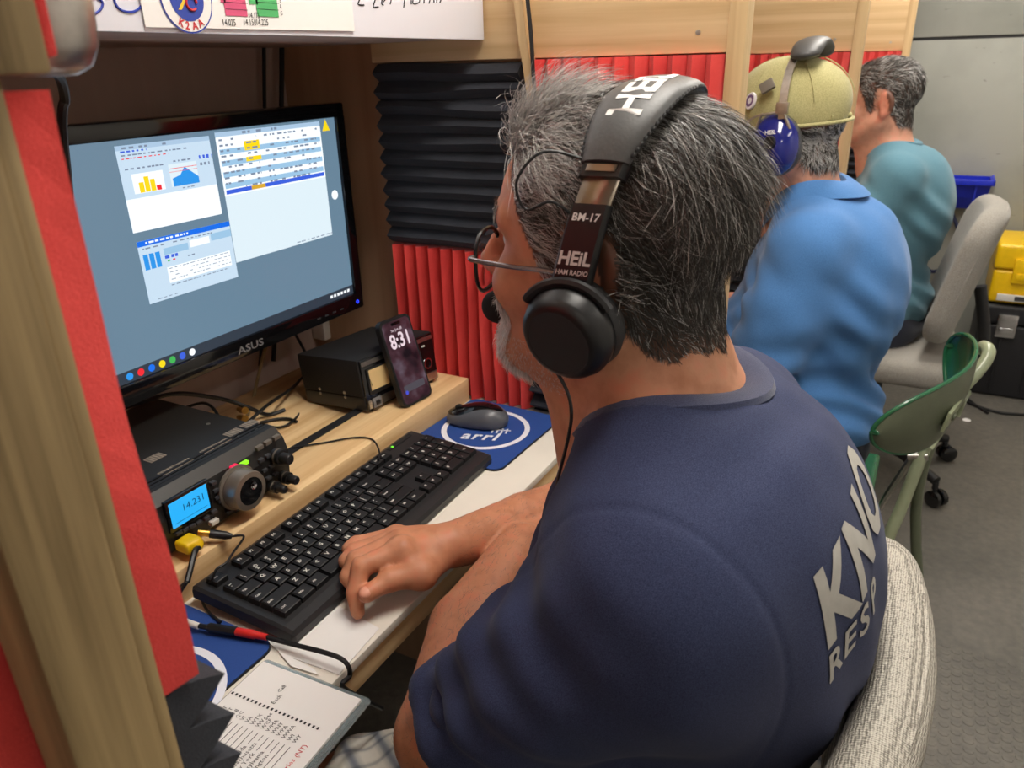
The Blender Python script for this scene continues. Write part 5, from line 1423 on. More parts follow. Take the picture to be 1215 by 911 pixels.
# ---------------------------------------------------------------- headset and glasses of the near person
plain('leather_black', lin(76, 76, 76), .46, bmp=.15, nscale=350, noise=.08)
plain('headset_black', lin(26, 26, 28), .38)
plain('headset_matte', lin(30, 30, 32), .6)
plain('slider_steel', lin(150, 138, 124), .28, 1.0)
plain('print_white', lin(222, 222, 220), .5)
hs = empty('headset', F1h.C, 'black padded over-ear headset with boom microphone on the grey-haired person', 'headset')
FH = F1h.M()
BY = -.034            # forward position of the band plane at the top
def band(phi, off=0.0):
    """phi: 0 at the top, -90 at the left ear. local coordinates"""
    a = math.radians(phi); hw, hh, zc = .0960, .1285, -.020
    x = hw * math.copysign(abs(math.sin(a)) ** .85, a); z = zc + hh * math.cos(a) ** .9 if abs(phi) < 90 else zc
    nx, nz = math.sin(a) / hw, math.cos(a) / hh; l = math.hypot(nx, nz)
    y = BY + .032 * (abs(phi) / 90) ** 1.6
    return Vector((x + off * nx / l, y, z + off * nz / l)), Vector((nx / l, 0, nz / l))
def ribbon(phis, width, thick, mat, name, off=0.0, parent=hs, sect=None, mi=None):
    """swept strip; width along head-forward, thick along the band normal"""
    vs = []; sect = sect or [(-.5, 0), (-.5, .6), (-.42, 1), (.42, 1), (.5, .6), (.5, 0)]
    n = len(sect)
    for i, ph in enumerate(phis):
        c, nn = band(ph, off); w_ = width(ph) if callable(width) else width; t_ = thick(ph) if callable(thick) else thick
        for u, v in sect: vs.append(FH @ (c + Vector((0, u * w_, 0)) + nn * (v * t_)))
    m_ = len(phis)
    fs = [(i * n + k, i * n + (k + 1) % n, (i + 1) * n + (k + 1) % n, (i + 1) * n + k) for i in range(m_ - 1) for k in range(n)]
    fs += [tuple(range(n)), tuple(range((m_ - 1) * n, m_ * n))[::-1]]
    o = MB().add(vs, fs, 0, True).build(name, mat, parent)
    bm = bmesh.new(); bm.from_mesh(o.data); bmesh.ops.recalc_face_normals(bm, faces=bm.faces[:]); bm.to_mesh(o.data); bm.free()
    return o
lens_sect = [(math.cos(a) * .5, .5 + .5 * math.sin(a)) for a in np.linspace(math.pi, -math.pi, 22)[:-1]]
pad_w = lambda p: .058 - .022 * (abs(p) / 47) ** 2.2
pad = ribbon(np.linspace(-47, 47, 29), pad_w, lambda p: .017 - .004 * (abs(p) / 47) ** 3, 'leather_black', 'headband_pad', .0, sect=lens_sect)
for sgn in (-1, 1):
    for i, ph in enumerate(np.linspace(-44, 44, 40)):
        c, nn = band(ph, .0085); p = FH @ (c + Vector((0, sgn * (pad_w(ph) * .5 - .001), 0)) + nn * .0)
        if i == 0: mbst = MB()
        t_ = (FH @ band(ph + 1)[0] - FH @ band(ph - 1)[0]).normalized()
        mbst.tube([p - t_ * .0022, p - t_ * .001, p + t_ * .001, p + t_ * .0022], [.0009, .0017, .0017, .0009], 6)
    mbst.build('stitching', 'headset_black', pad, kind='stuff')
ribbon(np.linspace(-92, 92, 51), .018, .0016, 'slider_steel', 'spring_band', .001, sect=[(-.5, 0), (-.5, 1), (.5, 1), (.5, 0)])
for s in (-1, 1):
    ribbon([s * a for a in np.linspace(46, 52, 5)], .034, .010, 'headset_black', 'buckle', -.001)
    ribbon([s * a for a in np.linspace(48, 50.4, 3)], .022, .0012, 'slider_steel', 'buckle_plate', .0092)
    ribbon([s * a for a in np.linspace(51, 64, 8)], .0275, .0030, 'slider_steel', 'slider', .0005)
    ribbon([s * a for a in np.linspace(61, 93, 14)], lambda p: .0290 + .003 * (abs(p) - 61) / 30, .0075, 'headset_black', 'arm', -.001)
def band_text(s, size, ph, upoff, side=-1, bold=.02):
    """print across the left arm: reads front to back, up along the band"""
    vs, fs = text_geo(s, size, bold, 2); w_ = max(v[0] for v in vs); out = []
    for v in vs:
        k = (v[1] + upoff) / .13 / math.radians(1)
        c, nn = band(side * (ph - k), .0069); out.append(FH @ (c + Vector((0, w_ / 2 - v[0], 0))))
    return MB().add(out, fs).build('lettering', 'print_white', hs)
band_text('BM-17', .0078, 66.5, 0); band_text('HEiL', .0130, 80.0, 0, bold=.03); band_text('HAM RADIO', .0046, 83, 0)
vs, fs = text_geo('HEiL', .034, .03, 3); w_ = max(v[0] for v in vs); out = []
for v in vs:
    ph = -31 + v[0] / .115 / math.radians(1); yy = v[1] - .012; th = .017 - .004 * (abs(ph) / 47) ** 3; c, nn = band(ph, th * (.5 + .5 * math.sqrt(max(0, 1 - (yy / (pad_w(ph) * .5)) ** 2))) + .0006); out.append(FH @ (c + Vector((0, yy, 0))))
MB().add(out, fs).build('lettering', 'print_white', hs)
# ear cups
for s in (-1, 1):
    cc = np.array((s * .097, -.004, -.044)); ax_ = np.array((s * 1.0, .10, -.18)); ax_ /= np.linalg.norm(ax_)
    Mc = zto(F1h.w(cc), F1h.d(ax_))
    MB().lathe([(.012, -.022), (.030, -.022), (.0370, -.016), (.0390, -.009), (.0370, -.001), (.034, .001), (.0005, .001)], 44, Mc, cap=False).build('ear_cushion', 'headset_matte', hs)
    cup = MB().lathe([(.036, -.001), (.0375, .003), (.0375, .009), (.0355, .012), (.0350, .016), (.0310, .0205), (.0285, .0218), (.0005, .0222)], 48, Mc, cap=False).build('ear_cup', 'headset_black', hs)
    MB().lathe([(.0250, .0226), (.0262, .0230), (.0274, .0226)], 44, Mc, cap=False).build('cup_ring', 'headset_matte', cup)
    MB().lathe([(.0005, .0224), (.0248, .0224)], 40, Mc, cap=False).build('cup_face', 'headset_matte', cup)
    # yoke over the cup
    yk_ = []
    for a in np.linspace(35, 145, 14):
        a = math.radians(a); yk_.append(F1h.w(cc) + (F1h.d((0, math.cos(a), math.sin(a))) * .041 + F1h.d(ax_) * .008))
    MB().tube(yk_, .0042, 8).build('yoke', 'headset_black', hs)
    c, nn = band(s * 92, 0); MB().tube([FH @ c, F1h.w(cc + np.array((0, 0, .042))) + F1h.d(ax_) * .006], [.008, .006], 10).build('pivot', 'headset_black', hs)
# boom and microphone
ml_ = (.004, .118, -.076)
bc = F1h.w((-.108, .030, -.052))
MB().tube(smooth_path([Vector(F1h.w(q)) for q in ((.104, .025, -.052), (.098, .07, -.062), (.07, .112, -.078), (.012, .128, -.077))], 6), .0024, 8).build('boom', 'headset_black', hs)
sdm = Sdf().ell(F1h.w(ml_), (.0140, .0175, .0165), F1h.R); Vm, Qm = sdm.mesh(.0016, 1); 
plain('mic_foam', lin(24, 24, 26), .95, bmp=.5, nscale=900)
link('microphone_foam', np_mesh('microphone_foam', Vm, Qm), ['mic_foam'], hs)
def head_px(pts, X): return [px(x, y, X) for x, y in pts]
MB().tube(smooth_path([Vector(F1h.w((-.100, .014, -.072)))] + [px(672, 462, .505), px(678, 490, .50), px(674, 520, .505), px(664, 560, .53), px(660, 578, .56)], 6), .0015, 8).build('cord', 'cable_black', hs)
c1, _ = band(-46, .006); c2, _ = band(-62, .006)
MB().tube(smooth_path([FH @ (c1 + Vector((0, .014, 0))), FH @ (c1 + Vector((-.016, .040, .008))), FH @ (c1 + Vector((-.028, .056, -.010))), FH @ (c1 + Vector((-.028, .050, -.030))), FH @ (c2 + Vector((-.008, .026, .004))), FH @ (c2 + Vector((0, .014, -.006)))], 7), .0011, 7).build('link_wire', 'cable_black', hs)
# ---- glasses
gl = empty('glasses', F1h.w((0, .115, 0)), 'thin black-rimmed eyeglasses on the grey-haired person', 'glasses')
plain('frame_black', lin(26, 24, 26), .25); plain('temple_metal', lin(150, 140, 142), .25, .9)
m, t, b = nt('lens_glass'); b.inputs['Transmission Weight'].default_value = 1; b.inputs['Roughness'].default_value = 0.0; b.inputs['IOR'].default_value = 1.05; b.inputs['Base Color'].default_value = (.96, .95, .98, 1)
GZ = -.018; GY = .107
for s in (-1, 1):
    rim = []
    for k in range(36):
        a = 2 * math.pi * k / 36; ca, sa = math.cos(a), math.sin(a)
        rx = .0280 * math.copysign(abs(ca) ** .8, ca); rz_ = .0265 * math.copysign(abs(sa) ** .85, sa) * (1.0 if sa > 0 else .98)
        q = (s * .0335 + rx, GY - .007 * (abs(s * .0335 + rx) / .06) ** 2, GZ + rz_ - .10 * 0); rim.append(Vector(F1h.w(q)))
    MB().tube(rim, .0017, 7, closed=True).build('rim', 'frame_black', gl)
    mb = MB(); cen = sum(rim, Vector()) / len(rim); off_ = Vector(F1h.d((0, .0006, 0)))
    n = len(rim); vs = [p + off_ for p in rim] + [p - off_ for p in rim]
    mb.add(vs, [tuple(range(n)), tuple(range(n, 2 * n))[::-1]] + [(i, n + i, n + (i + 1) % n, (i + 1) % n) for i in range(n)]).build('lens', 'lens_glass', gl)
    tp = [Vector(F1h.w(q)) for q in ((s * .062, GY - .006, GZ + .010), (s * .069, .098, GZ + .010), (s * .0755, .06, GZ + .010), (s * .083, .012, GZ + .011), (s * .087, -.012, GZ - .004), (s * .086, -.028, GZ - .022))]
    MB().tube(smooth_path(tp, 5), [.0021] * 26, 7).build('temple', 'temple_metal', gl)
br_ = [Vector(F1h.w(q)) for q in ((-.008, GY + .001, GZ + .006), (0, GY + .004, GZ + .010), (.008, GY + .001, GZ + .006))]
MB().tube(smooth_path(br_, 5), .0015, 7).build('bridge', 'frame_black', gl)
# ======================================================= the two other operators
def bent_rbox(sd, c, h, rad, bend=0.0, tilt=0.0, k=.01):
    """rounded pad, tilted about X (top toward -Y), its ends bent toward +Y"""
    c = np.array(c, float); hh = np.array(h, float) - rad; ct, st = math.cos(tilt), math.sin(tilt)
    def f(X, Y, Z):
        x = X - c[0]; y = Y - c[1] - bend * x * x; z = Z - c[2]
        y2 = y * ct + z * st; z2 = -y * st + z * ct
        rx = .10
        # rounded outline in X-Z, rounded thickness in Y
        qx = np.abs(x) - (hh[0] + rad - rx); qz = np.abs(z2) - (hh[2] + rad - rx)
        d2 = np.sqrt(np.maximum(qx, 0) ** 2 + np.maximum(qz, 0) ** 2) + np.minimum(np.maximum(qx, qz), 0) - rx + rad
        qy = np.abs(y2) - hh[1]
        return np.sqrt(np.maximum(d2, 0) ** 2 + np.maximum(qy, 0) ** 2) + np.minimum(np.maximum(d2, qy), 0) - rad
    ext = np.array((h[0], h[1] + abs(bend) * h[0] ** 2 + abs(st) * h[2], h[2] + .02))
    sd._add(f, c - ext, c + ext, k, 'u'); return sd
def seated(name_label, F, O, sl, mats, arms, seed, polo=False, heavy=1.0, shirt_low=.50, legs='dark_shorts'):
    """O: offset of the near person's pose, sl: slimness"""
    O = np.array(O, float); cx = XC + O[0]
    per = empty('person', (cx, .12 + O[1], .48), name_label, 'person')
    Ls, Rs = np.array(arms[0][0]), np.array(arms[1][0])
    def tor(sd, g=0.0, k=.05):
        sd.cone(Ls + (.02, -.004, .010), Rs + (-.02, -.004, .010), .056 + g, .056 + g, k)
        for c, r in (((0, .142, .865), (.168, .138, .170)), ((0, .074, .870), (.145, .074, .150)), ((-.005, .125, .985), (.105, .066, .058)), ((0, .205, .705), (.175, .160, .150)), ((0, .190, .585), (.185, .155, .110))):
            sd.ell((cx + c[0], c[1] + O[1], c[2] + O[2]), (r[0] * sl + g, r[1] * sl + g, r[2] + g), None, k)
        for s in (-1, 1): sd.cone((cx + s * .03, .185 + O[1], 1.045 + O[2]), (cx + s * .12, .160 + O[1], .985 + O[2]), .040 + g, .048 + g, k)
    sd = Sdf(); tor(sd); head_prims(sd, F, heavy)
    nb = np.array((cx - .004, .188 + O[1], 1.015 + O[2]))
    sd.cone(F.w((0, -.028, -.060)), nb, .058, .066, .03); sd.cone(F.w((0, .035, -.095)), nb + (0, .04, -.02), .036, .045, .03)
    for s, (sh_, el, wr, hd) in zip((-1, 1), arms):
        sh_, el, wr, hd = [np.array(q, float) for q in (sh_, el, wr, hd)]
        sd.chain([sh_, (sh_ + el) / 2, el, el * .5 + wr * .5, wr], [.052, .050, .043, .038, .027], .02); sd.cone(wr, hd, .026, .022, .015, flat=((0, 0, 1), .6))
        dv = (hd - wr) / np.linalg.norm(hd - wr); sv = np.cross(dv, (0, 0, 1))
        for j in range(4):
            o = hd + sv * (-.026 + .0175 * j); sd.chain([o, o + dv * .042 + (0, 0, .006), o + dv * (.068 if j in (1, 2) else .058) - (0, 0, .014)], [.0105, .0095, .0080], .006)
        o = hd - dv * .03 - sv * s * .03; sd.chain([o, o + dv * .03 - sv * s * .018, o + dv * .055 - sv * s * .02], [.013, .0115, .009], .006)
    V, Q = sd.mesh(.0055, 1); bV, bQ = V, Q
    sd = Sdf(); LJ = {s: [np.array((cx + s * .10, .15 + O[1], .53)), np.array((cx + s * .15, .53 + O[1], .53)), np.array((cx + s * .15, .56 + O[1], .10)), np.array((cx + s * .16, .66 + O[1], .035))] for s in (-1, 1)}
    for s in LJ: sd.chain(LJ[s][:3], [.08, .055, .036], .03)
    V2, Q2 = sd.mesh(.009, 1)
    finish_body(np.concatenate([V, V2]), np.concatenate([Q, Q2 + len(V)]), F, 'body', 'skin_b', per, scalp=(.22, .19, .18)); eyes(F, per)
    # shirt
    sd = Sdf()
    for s, (sh_, el, wr, hd) in zip((-1, 1), arms):
        sh_, el = np.array(sh_, float), np.array(el, float); ad = (el - sh_) / np.linalg.norm(el - sh_); se = sh_ * .2 + el * .8
        sd.chain([sh_ + (-s * .012, -.004, .004), (sh_ + se) / 2, se], [.064, .070, .069], .03)
        u1 = np.cross(ad, (1, 0, 0)); u1 /= np.linalg.norm(u1)
        sd.cone(se - ad * .05, se + ad * .09, .050, .063, .006, 's')
        sd.rbox(se + ad * .062, (.11, .11, .060), .004, np.stack([u1, np.cross(ad, u1), ad], 1), .004, 's')
    tor(sd, .011); sd.ell((cx, .175 + O[1], .60), (.195 * sl + .012, .17 * sl + .012, .13), None, .05)
    sd.half((cx, .1, shirt_low), (0, 0, -1), .01)
    NO_ = np.array((cx - .004, .184 + O[1], 1.056 + O[2])); Nn_ = np.array((0, .36, .93)); Nn_ /= np.linalg.norm(Nn_)
    sd.cone(NO_ - Nn_ * .03, NO_ + Nn_ * .12, .068, .09, .008, 's')
    V, Q = sd.mesh(.006, 2); Nv = vnormals(V, Q)
    dp = .0020 * noise3(V, 16, seed)[:, 0] + .0013 * noise3(V, 45, seed + 1)[:, 0]
    w_ = np.exp(-((V[:, 2] - .68) / .14) ** 2); dp += .0060 * w_ * np.sin(85 * (V[:, 2] + .55 * (V[:, 0] - cx) + .25 * V[:, 1]) + 2.2 * np.sin(V[:, 0] * 18 + seed))
    w_ = np.exp(-((V[:, 0] - (cx - .15)) / .06) ** 2 - ((V[:, 2] - .88) / .1) ** 2); dp += .0060 * w_ * np.sin(110 * (V[:, 2] * .7 - V[:, 1] * .7))
    V = V + Nv * dp[:, None]; link('shirt', np_mesh('shirt', V, Q), [mats], per)
    BVs = BVHTree.FromPolygons([tuple(p) for p in V], [tuple(q) for q in Q])
    e1 = np.array((1., 0, 0)); e2 = np.cross(Nn_, e1); cp = []
    for k in range(32):
        a = 2 * math.pi * k / 32; dv = e1 * math.cos(a) + e2 * math.sin(a); best = None
        for rr in (.078, .083, .088):
            h = BVs.ray_cast(Vector(NO_ + Nn_ * .12 + dv * rr), Vector(-Nn_))
            if h[0] is not None: best = h[0]; break
        cp.append(best if best is not None else Vector(NO_ + dv * .078))
    for _ in range(4): cp = [(cp[k - 1] + cp[k] * 2 + cp[(k + 1) % 32]) / 4 for k in range(32)]
    vs = []; prof = ((-.010, -.002), (-.011, .003), (.0, .005), (.009, .003), (.010, -.002)) if not polo else ((-.012, -.004), (-.016, .016), (-.012, .024), (.002, .022), (.024, .006), (.034, -.004), (.030, -.006), (.004, .004))
    for p in cp:
        rad = p - Vector(NO_); rad -= Vector(Nn_) * rad.dot(Vector(Nn_)); rad.normalize(); nn = (Vector(Nn_) * .92 + rad * .3).normalized(); tt = (rad - nn * rad.dot(nn)).normalized()
        for u, w in prof: vs.append(p + tt * u + nn * w)
    n = len(prof); o = MB().add(vs, [(k * n + i, ((k + 1) % 32) * n + i, ((k + 1) % 32) * n + (i + 1) % n, k * n + (i + 1) % n) for k in range(32) for i in range(n)], 0, True).build('collar', mats, per)
    bm = bmesh.new(); bm.from_mesh(o.data); bmesh.ops.recalc_face_normals(bm, faces=bm.faces[:]); bm.to_mesh(o.data); bm.free()
    sd = Sdf(); sd.ell((cx, .165 + O[1], .520), (.20, .168, .105), None, .05)
    for s in LJ: sd.chain(LJ[s][:2], [.10, .08], .04)
    sd.half((cx, .55 + O[1], .5), (0, 1, 0), .004)
    V, Q = sd.mesh(.008, 2); Nv = vnormals(V, Q); link('shorts', np_mesh('shorts', V + Nv * (.003 * noise3(V, 40, seed)[:, 0])[:, None], Q), [legs], per)
    for s in LJ:
        J = LJ[s]; sd = Sdf().ell(J[3] + (0, .02, .012), (.045, .11, .04), None, .02).ell(J[2] + (0, .01, -.03), (.045, .06, .05), None, .03).half((0, 0, .002), (0, 0, -1))
        V_, Q_ = sd.mesh(.01, 1); link('shoe', np_mesh('shoe', V_, Q_), ['matte_black'], per)
    return per, bV, bQ
F2h = Frame((1.632, .266, 1.188), 4, 6, 2, 1.02)
per2, bV, bQ = seated('person in a blue polo shirt and olive cap at the middle booth', F2h, (1.660 - XC, .032, .0), 1.05, 'blue_polo',
    (((1.495, .190, .965), (1.450, .250, .715), (1.50, .47, .775), (1.53, .55, .785)), ((1.815, .190, .965), (1.86, .27, .72), (1.80, .48, .775), (1.78, .56, .785))), 3, True, 1.05, .575)
lf = F2h.loc(bV)[bQ].mean(1)
mk2 = hairline(lf) & (lf[:, 2] < .004) & (np.abs(lf[:, 1]) < .13) & (np.abs(lf[:, 0]) < .09) & (lf[:, 2] > -.1) & ~((np.abs(lf[:, 0]) > .0745) & (lf[:, 1] > -.034) & (lf[:, 1] < .02))
def spec2(l, n, rg): return np.stack([0 * l[:, 0], -.5 + 0 * l[:, 0], -1 + 0 * l[:, 0]], 1), rg.uniform(.012, .022, len(l)), .22, np.full(len(l), .55)
v_, q_, c_ = grow(5000, F2h, bV, bQ, mk2 * 1.0, spec2, 22, .0006, 3); hair_obj('hair', v_, q_, c_, per2)
F3h = Frame((2.655, .178, 1.190), 0, 3, 0, 1.02)
per3, bV, bQ = seated('person with short dark hair in a teal T-shirt at the farthest booth', F3h, (2.665 - XC, -.048, .0), .97, 'teal_tee',
    (((2.505, .100, .965), (2.47, .25, .725), (2.52, .47, .775), (2.55, .55, .785)), ((2.825, .100, .965), (2.87, .25, .725), (2.80, .47, .775), (2.77, .55, .785))), 5, False, 1.0, .47)
lf = F3h.loc(bV)[bQ].mean(1)
mk3 = hairline(lf) & (np.abs(lf[:, 1]) < .13) & (np.abs(lf[:, 0]) < .09) & (lf[:, 2] > -.1) & ~((np.abs(lf[:, 0]) > .0745) & (lf[:, 1] > -.034) & (lf[:, 1] < .02) & (lf[:, 2] < .03))
def spec3(l, n, rg):
    top = sst(.035, .085, l[:, 2]); back = sst(-.02, -.085, l[:, 1])
    return np.stack([0 * top, -1 + .6 * back, -.5 * (1 - top) - .8 * back], 1), rg.uniform(.012, .020, len(l)) * (1 + .5 * top), .30 + .2 * top, .16 + .15 * top
v_, q_, c_ = grow(9000, F3h, bV, bQ, mk3 * 1.0, spec3, 31, .0007, 3); hair_obj('hair', v_, q_, c_, per3)

# ---------------------------------------------------------------- cap
cap = empty('cap', F2h.w((0, 0, .05)), 'olive baseball cap with a small oval badge on the person in the blue polo', 'cap')
sd = Sdf().ell(F2h.w((0, -.006, .040)), np.array((.0845, .1045, .088)) * 1.02, F2h.R, .02).ell(F2h.w((0, .03, .05)), (.072, .075, .066), F2h.R, .03)
cn_ = F2h.d((0, .05, -1)); sd.half(F2h.w((0, 0, .008)), cn_, .004)
V, Q = sd.mesh(.004, 1); Nv = vnormals(V, Q); V = V + Nv * (.0016 * noise3(V, 50, 9)[:, 0])[:, None]
crown = link('crown', np_mesh('crown', V, Q), ['olive_cap'], cap)
for k in range(6):
    a = math.radians(60 * k + 30); pts = []
    for t_ in np.linspace(.15, 1.45, 12):
        pts.append(F2h.w((.0875 * math.sin(t_) * math.cos(a), -.006 + .1085 * math.sin(t_) * math.sin(a) + .01 * math.sin(a) * (math.sin(a) > 0), .040 + .0912 * math.cos(t_))))
    MB().tube(pts, .0011, 6).build('seam', 'olive_cap', crown)
MB().lathe([(.0005, .004), (.006, .003), (.008, 0)], 14, zto(F2h.w((0, -.006, .1295)), F2h.d((0, 0, 1))), cap=False).build('top_button', 'olive_cap', cap)
sd = Sdf().ell(F2h.w((0, .120, .018)), (.072, .075, .006), F2h.R @ np.array([[1, 0, 0], [0, math.cos(-.22), -math.sin(-.22)], [0, math.sin(-.22), math.cos(-.22)]]), .01)
V, Q = sd.mesh(.004, 2); plain('brim_green', lin(118, 132, 112), .9, noise=.05); link('brim', np_mesh('brim', V, Q), ['brim_green'], cap)
plain('badge_white', lin(222, 216, 220), .6); plain('badge_purple', lin(110, 80, 120), .6)
bd = F2h.w((-.0765, .052, .062)); Mb = zto(bd, F2h.d((-1, .45, .35)))
bo = MB().lathe([(.0005, .003), (.011, .003), (.0118, .001), (.0118, -.002)], 22, Mb @ Matrix.Scale(1.35, 4, (0, 1, 0)), cap=False).build('badge', 'badge_white', cap)
MB().lathe([(.0045, .0036), (.0085, .0036)], 22, Mb @ Matrix.Scale(1.3, 4, (0, 1, 0)), cap=False).build('badge_ring', 'badge_purple', bo)
MB().tube([F2h.w((-.05, -.082, .020)), F2h.w((0, -.106, .016)), F2h.w((.05, -.082, .020))], .004, 8).build('back_strap', 'olive_cap', cap)
hem = []
for k in range(40):
    a = 2 * math.pi * k / 40; hem.append(F2h.w((.0865 * math.cos(a), -.004 + .1068 * math.sin(a), .012 + .004 * math.sin(a))))
MB().tube(hem, .0035, 7, closed=True).build('hem', 'olive_cap', crown)
# ---- blue headset
plain('gloss_blue', lin(24, 34, 120), .12, coat=.6)
h2 = empty('headset', F2h.C, 'glossy blue ear-cup headset with steel band worn over the olive cap', 'headset')
def arc2(s): return [Vector(F2h.w((.108 * math.sin(a), -.030 + .018 * abs(math.sin(a)), .012 + .132 * math.cos(a)))) for a in np.linspace(0, s * 1.45, 14)]
for s in (-1, 1):
    P_ = arc2(s); vs = []; fw = Vector(F2h.d((0, 1, 0)))
    for p in P_:
        o_ = (p - Vector(F2h.w((0, -.03, .02)))).normalized()
        for u, w in ((-.007, 0), (.007, 0), (.007, .0022), (-.007, .0022)): vs.append(p + fw * u + o_ * w)
    fs = [(4 * i + k, 4 * i + (k + 1) % 4, 4 * i + 4 + (k + 1) % 4, 4 * i + 4 + k) for i in range(len(P_) - 1) for k in range(4)] + [(0, 1, 2, 3), tuple(4 * (len(P_) - 1) + k for k in (3, 2, 1, 0))]
    o = MB().add(vs, fs).build('steel_band', 'steel', h2); bm = bmesh.new(); bm.from_mesh(o.data); bmesh.ops.recalc_face_normals(bm, faces=bm.faces[:]); bm.to_mesh(o.data); bm.free()
    cc = np.array((s * .098, .004, -.018)); ax_ = F2h.d((s, .0, .12)); Rc = np.stack([np.cross(F2h.R[:, 2], ax_), F2h.R[:, 2], ax_], 1)
    sd = Sdf().ell(F2h.w(cc), (.045, .056, .032), Rc, .01).half(F2h.w(cc - np.array((s * .004, 0, 0))), -ax_, .003); V, Q = sd.mesh(.003, 1); cp2 = link('ear_cup', np_mesh('ear_cup', V, Q), ['gloss_blue'], h2)
    Mc = axes(F2h.w(cc), Rc[:, 0] * 1.1, Rc[:, 1] * 1.32, Rc[:, 2])
    MB().lathe([(.020, -.022), (.038, -.022), (.0435, -.014), (.0430, -.004), (.040, -.001)], 36, Mc, cap=False).build('ear_cushion', 'leather_black', h2)
    MB().tube([F2h.w(cc + np.array((s * .012, -.030, .028))), F2h.w(cc + np.array((s * .014, -.020, .056))), F2h.w((s * .106, -.014, .040))], .0028, 8).build('yoke_wire', 'steel', h2)
    MB().tube([F2h.w(cc + np.array((s * .012, .032, .026))), F2h.w(cc + np.array((s * .014, .020, .056))), F2h.w((s * .106, -.014, .040))], .0028, 8).build('yoke_wire', 'steel', h2)
    MB().box(-.011, .011, -.010, .010, -.005, .007, .002, 0, zto(F2h.w((s * .108, -.013, .046)), F2h.d((s, 0, 0)))).build('slide_block', 'steel', h2)
    MB().lathe([(.0005, .012), (.008, .012), (.0095, .008), (.0095, 0)], 18, Mc @ Matrix.Translation((0, .004, .027)), cap=False).build('pivot_knob', 'black_plastic', h2)
    for tx, sz, yy in (('HEIL', .010, .020), ('Pro 7', .014, -.020)):
        vs, fs = text_geo(tx, sz, .03); w_ = max(v[0] for v in vs); out = []
        for v in vs:
            a_, b_ = (v[0] - w_ / 2), v[1] + yy; d_ = 1 - (a_ / .045) ** 2 - (b_ / .056) ** 2; out.append(F2h.w(cc) + Rc @ np.array((a_, b_, .032 * math.sqrt(max(d_, .05)) + .0008)))
        MB().add(out, fs).build('lettering', 'print_white', cp2)
sd = Sdf(); 
for a, b_ in zip(np.linspace(-.52, .42, 9), np.linspace(-.40, .54, 9)): sd.cone(F2h.w((.108 * math.sin(a), -.040, .010 + .137 * math.cos(a))), F2h.w((.108 * math.sin(b_), -.040, .010 + .137 * math.cos(b_))), .027, .027, .01, flat=(F2h.d((0, 0, 1)), .36))
V, Q = sd.mesh(.004, 1); link('headband_pad', np_mesh('headband_pad', V, Q), ['leather_black'], h2)
MB().tube(smooth_path([Vector(F2h.w(q)) for q in ((-.112, .02, .04), (-.116, .045, .03), (-.118, .05, .004), (-.118, .035, -.02), (-.115, .06, -.06), (-.09, .105, -.068), (-.05, .125, -.065))], 5), .002, 7).build('boom', 'steel', h2)
MB().lathe([(.0005, -.008), (.008, -.006), (.0095, 0), (.008, .006), (.0005, .008)], 16, zto(F2h.w((-.045, .126, -.065)), F2h.d((-1, .2, 0))), cap=False).build('microphone', 'mic_foam', h2)
MB().box(-.013, .013, -.010, .010, -.004, .004, .002, 0, zto(F2h.w((-.092, .018, .085)), F2h.d((-1, .1, .45)), .6)).build('cable_clip', 'radio_grey', h2)
# ---------------------------------------------------------------- office chairs
def tweed(name, a, b_, sc=110):
    m, t, b = nt(name); v = coords(t)
    nz = N(t, 'ShaderNodeTexNoise', inp={'Scale': 380, 'Detail': 3}); L(t, v, nz.inputs['Vector'])
    sm = None
    for dr, k in (('X', 1.0), ('Z', 1.0), ('Y', .9)):
        wv = N(t, 'ShaderNodeTexWave', wave_type='BANDS', bands_direction=dr, inp={'Scale': sc * k, 'Distortion': 3.5, 'Detail': 2, 'Detail Scale': 1.2}); L(t, v, wv.inputs['Vector'])
        if sm is None: sm = wv.outputs['Fac']
        else:
            ad = N(t, 'ShaderNodeMath', operation='ADD'); L(t, sm, ad.inputs[0]); L(t, wv.outputs['Fac'], ad.inputs[1]); sm = ad.outputs[0]
    ad = N(t, 'ShaderNodeMath', operation='MULTIPLY_ADD'); L(t, nz.outputs[0], ad.inputs[0]); ad.inputs[1].default_value = 2.4; L(t, sm, ad.inputs[2])
    dv = N(t, 'ShaderNodeMath', operation='MULTIPLY'); L(t, ad.outputs[0], dv.inputs[0]); dv.inputs[1].default_value = .19
    r = ramp(t, [(.36, a), (.64, b_)]); L(t, dv.outputs[0], r.inputs[0]); L(t, r.outputs[0], b.inputs['Base Color'])
    b.inputs['Roughness'].default_value = .95; b.inputs['Specular IOR Level'].default_value = .1
    bump(t, b, dv.outputs[0], .9, .002)
tweed('tweed_light', lin(122, 118, 110), lin(200, 194, 182), 150)
fabric('felt_grey', lin(134, 130, 124), lin(170, 166, 158), 500, .95, .3)
